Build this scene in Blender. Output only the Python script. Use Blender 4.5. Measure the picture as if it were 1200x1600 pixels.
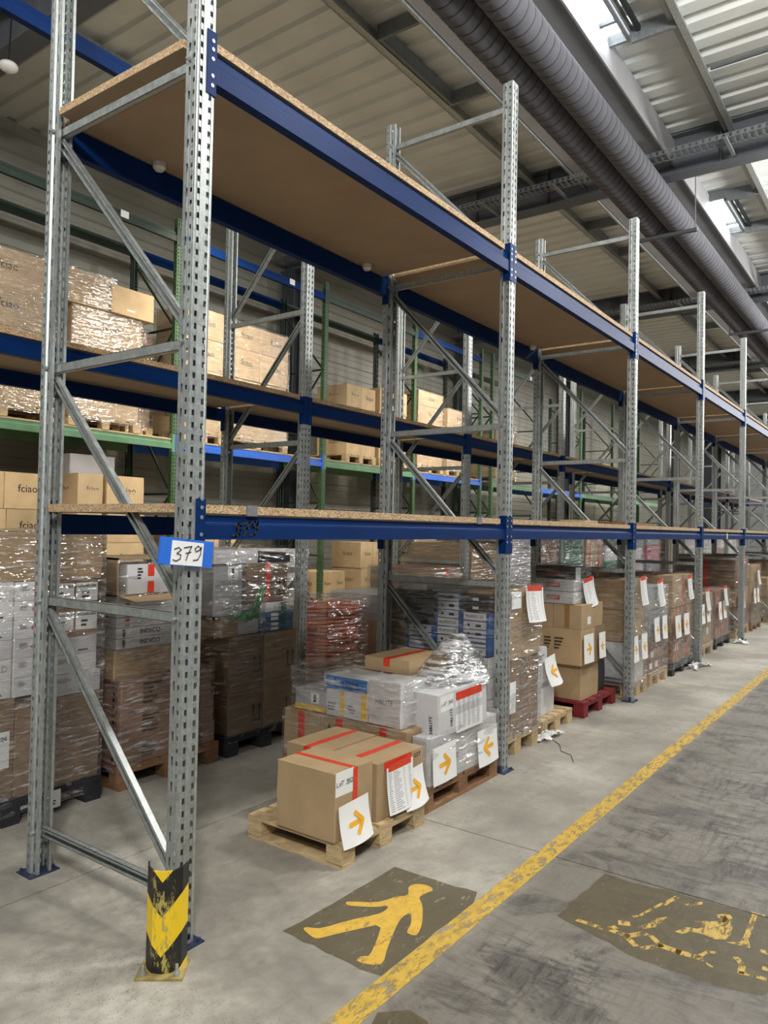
import bpy, bmesh, math, random
from mathutils import Vector, Matrix
random.seed(7)
scn = bpy.context.scene
for o in list(bpy.data.objects): bpy.data.objects.remove(o)
COL = scn.collection

# ---------------------------------------------------------------- camera
CAM = Vector((2.3952, -1.9669, 1.6779)); YAW, PITCH, ROLL, FPX = .6262, .0223, .0195, 1176.65
Fw = Vector((-math.sin(YAW)*math.cos(PITCH), math.cos(YAW)*math.cos(PITCH), math.sin(PITCH)))
r0 = Vector((math.cos(YAW), math.sin(YAW), 0)); u0 = r0.cross(Fw)
Rt = math.cos(ROLL)*r0 + math.sin(ROLL)*u0; Up = -math.sin(ROLL)*r0 + math.cos(ROLL)*u0
cam = bpy.data.cameras.new('camera'); cam.sensor_fit = 'VERTICAL'; cam.sensor_height = 36
cam.lens = FPX/1600*36; cam.clip_start = .05; cam.clip_end = 200
co = bpy.data.objects.new('camera', cam)
M = Matrix.Identity(4)
for i in range(3): M[i][0], M[i][1], M[i][2], M[i][3] = Rt[i], Up[i], -Fw[i], CAM[i]
co.matrix_world = M; COL.objects.link(co); scn.camera = co

# ---------------------------------------------------------------- light
w = bpy.data.worlds.new('world'); scn.world = w; w.use_nodes = True
w.node_tree.nodes['Background'].inputs[0].default_value = (.86, .93, 1, 1)
w.node_tree.nodes['Background'].inputs[1].default_value = .17
scn.view_settings.view_transform = 'Standard'; scn.view_settings.look = 'None'
scn.view_settings.exposure = 0.62; scn.view_settings.gamma = 1
scn.view_settings.use_curve_mapping = False
scn.cycles.max_bounces = 7; scn.cycles.transparent_max_bounces = 24; scn.cycles.sample_clamp_indirect = 6
def area(x, y, z, sx, sy, p, col=(1, .97, .9), tgt=None, spread=math.pi):
    l = bpy.data.lights.new('hall_area_light', 'AREA'); l.shape = 'RECTANGLE'; l.size = sx; l.size_y = sy
    l.energy = p; l.color = col; l.spread = spread
    o = bpy.data.objects.new('hall_area_light', l); o.location = (x, y, z); COL.objects.link(o)
    if tgt: o.rotation_euler = (Vector(tgt)-Vector((x, y, z))).to_track_quat('-Z', 'Y').to_euler()
def lamp(x, y, z, p, r=.3, col=(1, .98, .955)):
    l = bpy.data.lights.new('unseen_light', 'POINT'); l.energy = p; l.shadow_soft_size = r; l.color = col
    o = bpy.data.objects.new('unseen_light', l); o.location = (x, y, z); COL.objects.link(o)
for y, p in ((3.4, 320), (9.5, 380), (15.5, 440), (21.5, 450), (28, 600), (36, 800)):   # unseen lights added over the lane to brighten racks and roof deck
    lamp(2.6, y, 6.0, p)
lamp(-.9, -3.3, 6.2, 720)                              # lamp behind the photographer, over the rack end
lamp(3.6, -3.4, 5.0, 640)  # unseen front light added to brighten the wrapped stacks
for y in (5.1, 11.2, 17.3, 23.4, 29.5):              # daylight through the roof lights
    area(-.6, y, 6.92, .9, 1.4, 26, (.85, .93, 1))
for y in (-1, 5, 11, 18, 26):                        # unseen lamps over the second aisle, by the wall row
    area(-4.2, y, 6.0, .5, 2.4, 72, (1, .94, .82), (-5.7, y+.4, 2), math.radians(105))

# ---------------------------------------------------------------- materials
MATS = {}
def nodes(name):
    m = bpy.data.materials.new(name); m.use_nodes = True; nt = m.node_tree
    return m, nt, nt.nodes['Principled BSDF']
def lin(c):
    return tuple(((v/255)/12.92 if v <= 10 else ((v/255+.055)/1.055)**2.4) for v in c)+(1,)
def noise(nt, scale, detail=4, vec=None, rough=.55):
    n = nt.nodes.new('ShaderNodeTexNoise'); n.inputs['Scale'].default_value = scale
    n.inputs['Detail'].default_value = detail; n.inputs['Roughness'].default_value = rough
    if vec is not None: nt.links.new(vec, n.inputs['Vector'])
    return n.outputs['Fac']
def coords(nt, kind='Object', scale=(1, 1, 1), rot=(0, 0, 0)):
    t = nt.nodes.new('ShaderNodeTexCoord'); mp = nt.nodes.new('ShaderNodeMapping')
    mp.inputs['Scale'].default_value = scale; mp.inputs['Rotation'].default_value = rot
    nt.links.new(t.outputs[kind], mp.inputs['Vector']); return mp.outputs['Vector']
def worldco(nt, scale=(1, 1, 1), rot=(0, 0, 0)):
    t = nt.nodes.new('ShaderNodeNewGeometry'); mp = nt.nodes.new('ShaderNodeMapping')
    mp.inputs['Scale'].default_value = scale; mp.inputs['Rotation'].default_value = rot
    nt.links.new(t.outputs['Position'], mp.inputs['Vector']); return mp.outputs['Vector']
def ramp(nt, fac, stops):
    r = nt.nodes.new('ShaderNodeValToRGB'); el = r.color_ramp.elements
    while len(el) < len(stops): el.new(.5)
    for e, (p, c) in zip(el, stops):
        e.position = p; e.color = c if len(c) == 4 else tuple(c)+(1,)
    nt.links.new(fac, r.inputs['Fac']); return r.outputs['Color']
def mixc(nt, fac, a, b, mode='MIX'):
    n = nt.nodes.new('ShaderNodeMix'); n.data_type = 'RGBA'; n.blend_type = mode
    for i, v in ((0, fac), (6, a), (7, b)):
        if isinstance(v, (int, float)): n.inputs[i].default_value = v
        elif isinstance(v, tuple): n.inputs[i].default_value = v
        else: nt.links.new(v, n.inputs[i])
    return n.outputs[2]
def bump(nt, bs, h, s=.3, d=.01):
    b = nt.nodes.new('ShaderNodeBump'); b.inputs['Strength'].default_value = s; b.inputs['Distance'].default_value = d
    nt.links.new(h, b.inputs['Height']); nt.links.new(b.outputs['Normal'], bs.inputs['Normal'])
def math_(nt, op, a, b=None):
    n = nt.nodes.new('ShaderNodeMath'); n.operation = op
    for i, v in enumerate((a, b)):
        if v is None: continue
        if isinstance(v, (int, float)): n.inputs[i].default_value = v
        else: nt.links.new(v, n.inputs[i])
    return n.outputs[0]
def plain(name, rgb, rough=.5, metal=0, var=.12, scale=8, bstr=0, bscale=60):
    if name in MATS: return MATS[name]
    m, nt, bs = nodes(name); v = coords(nt)
    c = lin(rgb); dk = tuple(x*(1-var*2) for x in c[:3])+(1,); lt = tuple(min(1, x*(1+var)) for x in c[:3])+(1,)
    nt.links.new(ramp(nt, noise(nt, scale, 5, v), [(.3, dk), (.7, lt)]), bs.inputs['Base Color'])
    bs.inputs['Roughness'].default_value = rough; bs.inputs['Metallic'].default_value = metal
    if bstr: bump(nt, bs, noise(nt, bscale, 3, v), bstr, .004)
    MATS[name] = m; return m
def cardboard(name, rgb, shiny=.85):
    m, nt, bs = nodes(name); c = lin(rgb)
    v = coords(nt); v2 = coords(nt, scale=(1, 1, 60))
    info = nt.nodes.new('ShaderNodeObjectInfo')
    base = ramp(nt, noise(nt, 5, 6, v), [(.3, tuple(x*.86 for x in c[:3])), (.7, tuple(min(1, x*1.08) for x in c[:3]))])
    tint = ramp(nt, info.outputs['Random'], [(0, (.86, .86, .86)), (1, (1.06, 1.04, 1.0))])
    base = mixc(nt, 1.0, base, tint, 'MULTIPLY')
    nt.links.new(base, bs.inputs['Base Color']); bs.inputs['Roughness'].default_value = shiny
    bump(nt, bs, noise(nt, 4, 3, v2), .12, .003)
    MATS[name] = m; return m
CARD = cardboard('cardboard', (178, 152, 116)); CARDL = cardboard('light_cardboard', (206, 178, 138))
CARDD = cardboard('dark_cardboard', (140, 116, 92)); CARDR = cardboard('reddish_cardboard', (156, 126, 106))
WHITEC = cardboard('white_carton', (214, 214, 216), .6); GREYC = cardboard('grey_carton', (176, 178, 182), .6)
BLUEC = cardboard('blue_carton', (34, 96, 160), .5); BLACKC = cardboard('black_carton', (34, 36, 42), .45)
GREENC = cardboard('green_carton', (52, 122, 92), .5); TEALC = cardboard('teal_carton', (92, 120, 160), .5)
PINKC = cardboard('pink_carton', (196, 96, 120), .5)
PAPER = plain('paper', (238, 238, 236), .7, 0, .02, 3)
INK = plain('ink', (28, 28, 34), .6, 0, .1); GREYINK = plain('grey_ink', (150, 150, 156), .7, 0, .1)
BROWNINK = plain('brown_ink', (66, 50, 38), .8, 0, .1); REDINK = plain('red_ink', (200, 40, 50), .6, 0, .05)
TAPE = plain('orange_tape', (222, 66, 40), .35, 0, .08, 20); ARROWM = plain('arrow_orange', (240, 176, 40), .6, 0, .05)
YELM = plain('yellow_card', (236, 196, 64), .5, 0, .05); BLUEP = plain('blue_card', (40, 110, 214), .45, 0, .04)
CLEARTAPE = plain('brown_tape', (150, 112, 70), .3, 0, .05)
BLACKM = plain('black_paint', (26, 26, 28), .45, 0, .1); RUBBER = plain('black_plastic', (38, 42, 48), .4, 0, .15)
WHITEP = plain('white_plastic', (225, 225, 220), .35, 0, .03)
def blue_beam():
    m, nt, bs = nodes('blue_beam'); v = coords(nt, scale=(1, .35, 1)); c = lin((6, 44, 98))
    base = ramp(nt, noise(nt, 6, 6, v), [(.3, tuple(x*.75 for x in c[:3])), (.75, tuple(x*1.1 for x in c[:3]))])
    sc = ramp(nt, noise(nt, 40, 6, v, .8), [(.72, (0, 0, 0)), (.8, (1, 1, 1))])
    nt.links.new(mixc(nt, sc, base, (.25, .27, .3, 1)), bs.inputs['Base Color'])
    bs.inputs['Roughness'].default_value = .5; bs.inputs['Specular IOR Level'].default_value = .1
    MATS['blue'] = m; return m
BLUE = blue_beam()
BLUEB = plain('bright_blue_beam', (34, 92, 190), .4, 0, .06)
GREEN = plain('green_post', (64, 94, 58), .45, 0, .1, 12); GREENB = plain('green_beam', (96, 136, 100), .5, 0, .1, 5)
DKGREEN = plain('dark_green_post', (40, 58, 46), .5, 0, .1, 12)
PLATE = plain('blue_grey_plate', (54, 62, 92), .5, .3, .15, 14)
def galvanised(name, rgb, metal=.75, rough=.42):
    m, nt, bs = nodes(name); v = coords(nt); c = lin(rgb)
    n1 = nt.nodes.new('ShaderNodeTexVoronoi'); n1.inputs['Scale'].default_value = 70; nt.links.new(v, n1.inputs['Vector'])
    v3 = coords(nt, scale=(6, 6, .6))
    f = math_(nt, 'ADD', math_(nt, 'MULTIPLY', n1.outputs['Color'], .35), math_(nt, 'MULTIPLY', noise(nt, 6, 6, v3), .75))
    nt.links.new(ramp(nt, f, [(.3, tuple(x*.72 for x in c[:3])), (.75, tuple(min(1, x*1.12) for x in c[:3]))]), bs.inputs['Base Color'])
    nt.links.new(ramp(nt, f, [(.2, (rough-.1,)*3), (.8, (rough+.14,)*3)]), bs.inputs['Roughness'])
    bs.inputs['Metallic'].default_value = metal
    MATS[name] = m; return m
GALV = galvanised('galvanised_steel', (174, 179, 177), .6, .4)
GALVD = galvanised('dull_galvanised_steel', (128, 132, 134), .4, .55)
STEELD = plain('dark_grey_steel', (70, 74, 80), .6, .1, .1, 3); RAFT = plain('grey_painted_steel', (92, 96, 102), .6, .05, .08, 2)
GUTM = plain('light_grey_sheet', (158, 158, 160), .6, .1, .05, 2)
DUCTM = plain('duct_fabric', (92, 93, 100), .85, 0, .08, 5); SEAMM = plain('duct_seam', (62, 60, 64), .9, 0, .05)
def chip(name, edge):
    m, nt, bs = nodes(name); v = coords(nt)
    if edge:
        vo = nt.nodes.new('ShaderNodeTexVoronoi'); vo.inputs['Scale'].default_value = 230; nt.links.new(coords(nt, scale=(1, .5, 1)), vo.inputs['Vector'])
        nt.links.new(ramp(nt, vo.outputs['Color'], [(.1, lin((132, 104, 76))), (.5, lin((190, 160, 122))), (.9, lin((216, 190, 152)))]), bs.inputs['Base Color'])
        bump(nt, bs, vo.outputs['Distance'], .5, .004)
    else:
        nt.links.new(ramp(nt, noise(nt, 3, 5, v), [(.3, lin((152, 132, 108))), (.7, lin((166, 144, 118)))]), bs.inputs['Base Color'])
    bs.inputs['Roughness'].default_value = .75; MATS[name] = m; return m
CHIPE = chip('chipboard_edge', True); CHIPF = chip('chipboard_face', False)
def wood(name, rgb):
    m, nt, bs = nodes(name); v = coords(nt, scale=(1, 1, 7)); c = lin(rgb)
    wv = nt.nodes.new('ShaderNodeTexNoise'); wv.inputs['Scale'].default_value = 9; wv.inputs['Distortion'].default_value = 1.6
    wv.inputs['Detail'].default_value = 6; nt.links.new(v, wv.inputs['Vector'])
    info = nt.nodes.new('ShaderNodeObjectInfo')
    base = ramp(nt, wv.outputs['Fac'], [(.3, tuple(x*.6 for x in c[:3])), (.6, c), (.8, tuple(min(1, x*1.15) for x in c[:3]))])
    tint = ramp(nt, info.outputs['Random'], [(0, (.8, .8, .8)), (1, (1.08, 1.06, 1.02))])
    nt.links.new(mixc(nt, 1.0, base, tint, 'MULTIPLY'), bs.inputs['Base Color'])
    bs.inputs['Roughness'].default_value = .8; bump(nt, bs, wv.outputs['Fac'], .25, .003)
    MATS[name] = m; return m
WOOD = wood('pale_pallet_wood', (206, 180, 138)); WOODD = wood('brown_pallet_wood', (150, 112, 78)); REDW = wood('red_pallet_wood', (132, 34, 38))
BLKW = wood('black_pallet', (46, 48, 54))
def filmmat(name, amt, th=.52, gloss=.24):
    m, nt, bs = nodes(name); nt.nodes.remove(bs); out = nt.nodes['Material Output']
    v = coords(nt, scale=(1.3, 1.3, 9), rot=(.25, .2, .1)); v2 = coords(nt, scale=(2, 2, 5), rot=(-.5, .4, 0))
    st = noise(nt, 4.5, 9, v, .7); st2 = noise(nt, 7, 7, v2, .6)
    tr = nt.nodes.new('ShaderNodeBsdfTransparent'); gl = nt.nodes.new('ShaderNodeBsdfPrincipled')
    gl.inputs['Base Color'].default_value = (.9, .9, .92, 1); gl.inputs['Roughness'].default_value = .18
    gl.inputs['Specular IOR Level'].default_value = .9
    h = math_(nt, 'ADD', noise(nt, 3.2, 2.5, v, .5), math_(nt, 'MULTIPLY', noise(nt, 5, 2, v2, .5), .6))
    b = nt.nodes.new('ShaderNodeBump'); b.inputs['Strength'].default_value = 1.0; b.inputs['Distance'].default_value = .035
    nt.links.new(h, b.inputs['Height']); nt.links.new(b.outputs['Normal'], gl.inputs['Normal'])
    gs = nt.nodes.new('ShaderNodeBsdfGlossy'); gs.inputs['Roughness'].default_value = .1
    nt.links.new(b.outputs['Normal'], gs.inputs['Normal'])
    streak = ramp(nt, st, [(th, (0, 0, 0)), (th+.1, (1, 1, 1))])
    fac = math_(nt, 'MULTIPLY', streak, amt)
    mx = nt.nodes.new('ShaderNodeMixShader'); nt.links.new(fac, mx.inputs[0])
    nt.links.new(tr.outputs[0], mx.inputs[1]); nt.links.new(gl.outputs[0], mx.inputs[2])
    mx2 = nt.nodes.new('ShaderNodeMixShader'); mx2.inputs[0].default_value = gloss
    nt.links.new(mx.outputs[0], mx2.inputs[1]); nt.links.new(gs.outputs[0], mx2.inputs[2])
    nt.links.new(mx2.outputs[0], out.inputs['Surface']); MATS[name] = m; return m
FILM = filmmat('stretch_film', .32); FILMH = filmmat('dense_stretch_film', .5); FILMT = filmmat('bunched_film', .8, .46, .35)
def concrete():
    m, nt, bs = nodes('concrete'); v = worldco(nt)
    sx = nt.nodes.new('ShaderNodeSeparateXYZ'); nt.links.new(v, sx.inputs[0])
    n1 = noise(nt, .9, 8, v, .6); n2 = noise(nt, 14, 8, v, .7); n3 = noise(nt, 90, 3, v)
    base = ramp(nt, n1, [(.38, lin((132, 128, 118))), (.5, lin((158, 153, 142))), (.64, lin((188, 184, 172)))])
    base = mixc(nt, ramp(nt, n2, [(.35, (.35,)*3), (.6, (0,)*3)]), base, lin((112, 108, 100)))
    # scuffed, darker driving lane right of the yellow line (tyre wear, plus dimmer light put into the colour)
    def dn(scale, sc, rot, dist, rough=.75):
        n = nt.nodes.new('ShaderNodeTexNoise'); n.inputs['Scale'].default_value = sc; n.inputs['Detail'].default_value = 12
        n.inputs['Roughness'].default_value = rough; n.inputs['Distortion'].default_value = dist
        nt.links.new(worldco(nt, scale=scale, rot=(0, 0, rot)), n.inputs['Vector']); return n.outputs['Fac']
    s1 = ramp(nt, dn((1, 1.6, 1), 2.1, .4, .8), [(.47, (0,)*3), (.58, (1,)*3)])
    s2 = ramp(nt, dn((9, 1.3, 1), 3.2, -.55, .4), [(.48, (0,)*3), (.6, (.8,)*3)])
    s3 = ramp(nt, dn((1.2, 10, 1), 3.0, .25, .5), [(.5, (0,)*3), (.6, (.7,)*3)])
    blot = ramp(nt, dn((1, 1, 1), .9, 0, .5, .5), [(.42, (0,)*3), (.62, (1,)*3)])
    lane = nt.nodes.new('ShaderNodeMapRange'); lane.inputs[1].default_value = .78; lane.inputs[2].default_value = .9
    nt.links.new(sx.outputs[0], lane.inputs[0])
    fine2 = math_(nt, 'MAXIMUM', math_(nt, 'MULTIPLY', s2, .9), s3)
    sc = math_(nt, 'MULTIPLY', math_(nt, 'ADD', math_(nt, 'MULTIPLY', s1, .62), math_(nt, 'MULTIPLY', fine2, math_(nt, 'ADD', math_(nt, 'MULTIPLY', blot, .6), .3))), lane.outputs[0])
    base = mixc(nt, math_(nt, 'MULTIPLY', lane.outputs[0], .8), base, lin((112, 106, 97)))
    base = mixc(nt, sc, base, lin((62, 58, 54)))
    base = mixc(nt, math_(nt, 'MULTIPLY', ramp(nt, dn((2, 1, 1), 5, .9, 1.2), [(.54, (0,)*3), (.64, (.3,)*3)]), 1), base, lin((104, 99, 90)))
    # small pits
    vo = nt.nodes.new('ShaderNodeTexVoronoi'); vo.inputs['Scale'].default_value = 75; nt.links.new(v, vo.inputs['Vector'])
    pit = ramp(nt, vo.outputs['Distance'], [(.12, (1,)*3), (.22, (0,)*3)])
    pm = math_(nt, 'MULTIPLY', pit, ramp(nt, noise(nt, 1.3, 4, v), [(.43, (0,)*3), (.56, (.85,)*3)]))
    base = mixc(nt, pm, base, lin((96, 92, 86)))
    fine = ramp(nt, noise(nt, 2.2, 10, worldco(nt, scale=(7, 1.4, 1), rot=(0, 0, .9)), .75), [(.56, (0,)*3), (.68, (.35,)*3)])
    base = mixc(nt, fine, base, lin((120, 116, 108)))
    nt.links.new(base, bs.inputs['Base Color'])
    nt.links.new(ramp(nt, n2, [(.3, (.5,)*3), (.7, (.78,)*3)]), bs.inputs['Roughness'])
    bump(nt, bs, math_(nt, 'ADD', n3, n2), .25, .004)
    MATS['concrete'] = m; return m
CONC = concrete()
def paint(name, rgb, thr, alpha=1.0):
    m, nt, bs = nodes(name); v = worldco(nt); out = nt.nodes['Material Output']; c = lin(rgb)
    nt.links.new(ramp(nt, noise(nt, 18, 8, v, .7), [(.3, tuple(x*.7 for x in c[:3])), (.62, c)]), bs.inputs['Base Color'])
    bs.inputs['Roughness'].default_value = .6
    tr = nt.nodes.new('ShaderNodeBsdfTransparent'); mx = nt.nodes.new('ShaderNodeMixShader')
    n = math_(nt, 'MULTIPLY', noise(nt, 9, 10, worldco(nt, scale=(3, 1, 1), rot=(0, 0, .6)), .8), 1)
    a = ramp(nt, n, [(thr-.03, (0,)*3), (thr+.03, (alpha,)*3)])
    nt.links.new(a, mx.inputs[0]); nt.links.new(tr.outputs[0], mx.inputs[1]); nt.links.new(bs.outputs[0], mx.inputs[2])
    nt.links.new(mx.outputs[0], out.inputs['Surface']); MATS[name] = m; return m
LINEM = paint('yellow_floor_paint', (204, 168, 70), .455); MANM = paint('yellow_figure_paint', (220, 178, 72), .40)
PATCHM = paint('varnish_patch', (104, 92, 62), .40, .62); LIFTM = paint('worn_yellow_paint', (206, 172, 84), .47, .9)
def deckmat():
    m, nt, bs = nodes('roof_deck'); v = coords(nt)
    nt.links.new(ramp(nt, noise(nt, 1.5, 5, v), [(.3, lin((206, 209, 204))), (.7, lin((224, 227, 222)))]), bs.inputs['Base Color'])
    bs.inputs['Roughness'].default_value = .5; MATS['deck'] = m; return m
DECK = deckmat(); CLAD = plain('wall_cladding', (142, 140, 128), .5, .1, .06, 1.2); CLADW = plain('white_cladding', (190, 192, 190), .5, 0, .04, 1)
def emit(name, s):
    m, nt, bs = nodes(name); bs.inputs['Emission Color'].default_value = (.93, .97, 1, 1)
    bs.inputs['Emission Strength'].default_value = s; MATS[name] = m; return m
SKY = emit('roof_light_panel', 4.0)
def guardmat():
    m, nt, bs = nodes('guard_paint'); t = nt.nodes.new('ShaderNodeTexCoord'); sp = nt.nodes.new('ShaderNodeSeparateXYZ')
    nt.links.new(t.outputs['Object'], sp.inputs[0])
    a = math_(nt, 'ABSOLUTE', sp.outputs[0]); f = math_(nt, 'SUBTRACT', sp.outputs[2], math_(nt, 'MULTIPLY', a, 1.15))
    f = math_(nt, 'FRACT', math_(nt, 'ADD', math_(nt, 'DIVIDE', math_(nt, 'SUBTRACT', f, .07), .275), 1.0))
    st = math_(nt, 'LESS_THAN', f, .53)
    v = coords(nt, scale=(2.2, 2.2, .7)); n = ramp(nt, noise(nt, 22, 9, v, .75), [(.52, (0,)*3), (.56, (1,)*3)])
    ctr = ramp(nt, a, [(.02, (1,)*3), (.055, (0,)*3)])
    wear = math_(nt, 'MULTIPLY', n, ctr)
    base = mixc(nt, st, lin((28, 28, 30)), lin((238, 200, 30)))
    base = mixc(nt, wear, base, lin((176, 160, 84)))
    nt.links.new(base, bs.inputs['Base Color']); bs.inputs['Roughness'].default_value = .4; return m
GUARD = guardmat()
OLDYEL = plain('dirty_yellow_plate', (170, 152, 92), .7, .1, .25, 20)
COPPER = plain('orange_hose', (196, 112, 80), .45, 0, .15, 9); GREENH = plain('green_hose', (40, 150, 72), .35, 0, .1)
PIPEM = plain('cardboard_tube', (196, 182, 160), .8, 0, .06)

# ---------------------------------------------------------------- helpers
class MB:
    def __init__(s): s.v = []; s.f = []; s.m = []
    def add(s, vs, fs, mi=0):
        b = len(s.v); s.v += [tuple(x) for x in vs]; s.f += [tuple(i+b for i in f) for f in fs]; s.m += [mi]*len(fs); return s
    def box(s, x0, x1, y0, y1, z0, z1, mi=0, rot=None):
        vs = [Vector((x, y, z)) for z in (z0, z1) for y in (y0, y1) for x in (x0, x1)]
        if rot:
            c = Vector(((x0+x1)/2, (y0+y1)/2, (z0+z1)/2)); vs = [rot @ (q-c)+c for q in vs]
        return s.add(vs, [(0, 2, 3, 1), (4, 5, 7, 6), (0, 1, 5, 4), (2, 6, 7, 3), (0, 4, 6, 2), (1, 3, 7, 5)], mi)
    def prism(s, pts, a, b, axis, mi=0, caps=True):       # closed polygon swept along an axis
        def P(p, t):
            return {'x': (t, p[0], p[1]), 'y': (p[0], t, p[1]), 'z': (p[0], p[1], t)}[axis]
        n = len(pts); vs = [P(p, a) for p in pts]+[P(p, b) for p in pts]
        fs = [(i, (i+1) % n, n+(i+1) % n, n+i) for i in range(n)]
        if caps: fs += [tuple(range(n-1, -1, -1)), tuple(range(n, 2*n))]
        return s.add(vs, fs, mi)
    def tube(s, pts, r, seg=8, mi=0, caps=True):
        pts = [Vector(p) for p in pts]; rs = r if isinstance(r, (list, tuple)) else [r]*len(pts); base = len(s.v); n = len(pts)
        for i, p in enumerate(pts):
            t = (pts[min(i+1, n-1)]-pts[max(i-1, 0)]).normalized()
            a = Vector((0, 0, 1)) if abs(t.z) < .9 else Vector((1, 0, 0)); e1 = t.cross(a).normalized(); e2 = t.cross(e1)
            for k in range(seg):
                th = 2*math.pi*k/seg; q = p+(e1*math.cos(th)+e2*math.sin(th))*rs[i]; s.v.append(tuple(q))
        for i in range(n-1):
            for k in range(seg):
                a, b = base+i*seg+k, base+i*seg+(k+1) % seg; s.f.append((a, b, b+seg, a+seg)); s.m.append(mi)
        if caps:
            s.f.append(tuple(base+k for k in range(seg))); s.m.append(mi)
            s.f.append(tuple(base+(n-1)*seg+k for k in range(seg-1, -1, -1))); s.m.append(mi)
        return s
    def mesh(s, name, mats, smooth=False, off=None, recalc=True):
        me = bpy.data.meshes.new(name)
        vs = s.v if off is None else [(x-off[0], y-off[1], z-off[2]) for x, y, z in s.v]
        me.from_pydata(vs, [], s.f)
        mats = mats if isinstance(mats, (list, tuple)) else [mats]
        for m in mats: me.materials.append(m)
        if any(s.m): me.polygons.foreach_set('material_index', s.m)
        if recalc:
            bm = bmesh.new(); bm.from_mesh(me); bmesh.ops.recalc_face_normals(bm, faces=bm.faces); bm.to_mesh(me); bm.free()
        if smooth: me.polygons.foreach_set('use_smooth', [True]*len(me.polygons))
        me.update(); return me
def put(name, me, parent=None, loc=(0, 0, 0), rz=0, label=None, cat=None, group=None, kind=None):
    o = bpy.data.objects.new(name, me); o.location = loc
    if rz: o.rotation_euler = (0, 0, rz)
    COL.objects.link(o)
    if parent is not None: o.parent = parent
    if label: o['label'] = label
    if cat: o['category'] = cat
    if group: o['group'] = group
    if kind: o['kind'] = kind
    return o
def empty(name, loc=(0, 0, 0), label=None, cat=None, group=None, kind=None, rz=0):
    o = put(name, None, None, loc, rz, label, cat, group, kind); o.empty_display_size = .1; return o
def part(name, mb, mats, parent, smooth=False, label=None, kind=None, recalc=True):
    """mesh given in world coordinates, parented to an unrotated object"""
    off = Vector((0, 0, 0)); p = parent
    while p is not None: off += Vector(p.location); p = p.parent
    return put(name, mb.mesh(name, mats, smooth, off, recalc), parent, label=label, kind=kind)
def thing(name, mb, mats, base, label, cat, group=None, smooth=False, kind=None):
    return put(name, mb.mesh(name, mats, smooth, base), None, base, 0, label, cat, group, kind)
ORD = ['first', 'second', 'third', 'fourth', 'fifth', 'sixth', 'seventh', 'eighth', 'ninth', 'tenth', 'eleventh', 'twelfth',
       'thirteenth', 'fourteenth', 'fifteenth', 'sixteenth', 'seventeenth', 'eighteenth', 'nineteenth', 'twentieth']
_tc = {}
def text_verts(s):
    if s not in _tc:
        cu = bpy.data.curves.new('t', 'FONT'); cu.body = s; cu.size = 1; cu.align_x = 'CENTER'; cu.align_y = 'CENTER'; cu.resolution_u = 2
        o = bpy.data.objects.new('t', cu); me = bpy.data.meshes.new_from_object(o)
        _tc[s] = ([tuple(v.co) for v in me.vertices], [tuple(p.vertices) for p in me.polygons])
        bpy.data.objects.remove(o); bpy.data.meshes.remove(me)
    return _tc[s]
FACES = {'+x': (Vector((0, 1, 0)), Vector((0, 0, 1)), Vector((1, 0, 0))), '-y': (Vector((1, 0, 0)), Vector((0, 0, 1)), Vector((0, -1, 0))),
         'top': (Vector((0, 1, 0)), Vector((-1, 0, 0)), Vector((0, 0, 1)))}
def text_on(parent, s, face, c, size, mat=INK, rot=0, sx=1, name='print', bold=0):
    vs, fs = text_verts(s); U, V, N = FACES[face]; c = Vector(c)+N*.0015; ca, sa = math.cos(rot), math.sin(rot)
    mb = MB()
    for k in range(1+bold*2):
        dx = (0, .02, -.02)[k]
        mb.add([c+U*((x*sx+dx)*ca-y*sa)*size+V*((x*sx+dx)*sa+y*ca)*size+N*.0002*k for x, y, z in vs], fs)
    return part(name, mb, mat, parent, recalc=False)
HAND = {'3': [[(.1, .9), (.5, 1), (.75, .8), (.35, .55), (.75, .4), (.7, .1), (.3, -.05), (0, .08)]],
        '7': [[(.05, .95), (.8, 1.0), (.5, .5), (.3, -.05)], [(.25, .5), (.75, .55)]],
        '9': [[(.75, .8), (.45, 1), (.15, .8), (.3, .55), (.7, .7), (.8, .9), (.75, .3), (.5, -.1), (.05, -.12)]],
        '5': [[(.8, 1), (.25, .95), (.15, .6), (.6, .6), (.75, .25), (.45, 0), (.05, .1)]],
        '2': [[(.1, .8), (.4, 1), (.7, .8), (.5, .4), (.1, 0), (.8, .05)]],
        '4': [[(.5, 1), (.1, .4), (.8, .4)], [(.6, .7), (.5, -.05)]],
        'L': [[(.1, 1), (.1, 0), (.6, .02)]], 'O': [[(.2, .5), (.5, .7), (.75, .4), (.5, .05), (.2, .15), (.2, .5)]],
        'T': [[(0, .95), (.9, 1)], [(.45, 1), (.4, 0)]]}
def scribble(parent, s, face, c, h, mat=INK, wd=.06, adv=.95, slant=0, name='handwriting'):
    U, V, N = FACES[face]; mb = MB(); x0 = -len(s)*adv/2; c = Vector(c)+N*.002
    for ch in s:
        for st in HAND.get(ch, []):
            for (a, b) in zip(st[:-1], st[1:]):
                d = Vector((b[0]-a[0], b[1]-a[1])); L = d.length or 1; d /= L; n = Vector((-d.y, d.x))*wd/2
                q = [(a[0]-n.x-d.x*wd/2, a[1]-n.y-d.y*wd/2), (b[0]-n.x+d.x*wd/2, b[1]-n.y+d.y*wd/2), (b[0]+n.x+d.x*wd/2, b[1]+n.y+d.y*wd/2), (a[0]+n.x-d.x*wd/2, a[1]+n.y-d.y*wd/2)]
                mb.add([c+U*(x0+px+slant*py)*h+V*(py-.5+slant*(x0+px))*h for px, py in q], [(0, 1, 2, 3)])
        x0 += adv
    return part(name, mb, mat, parent, recalc=False)
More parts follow.
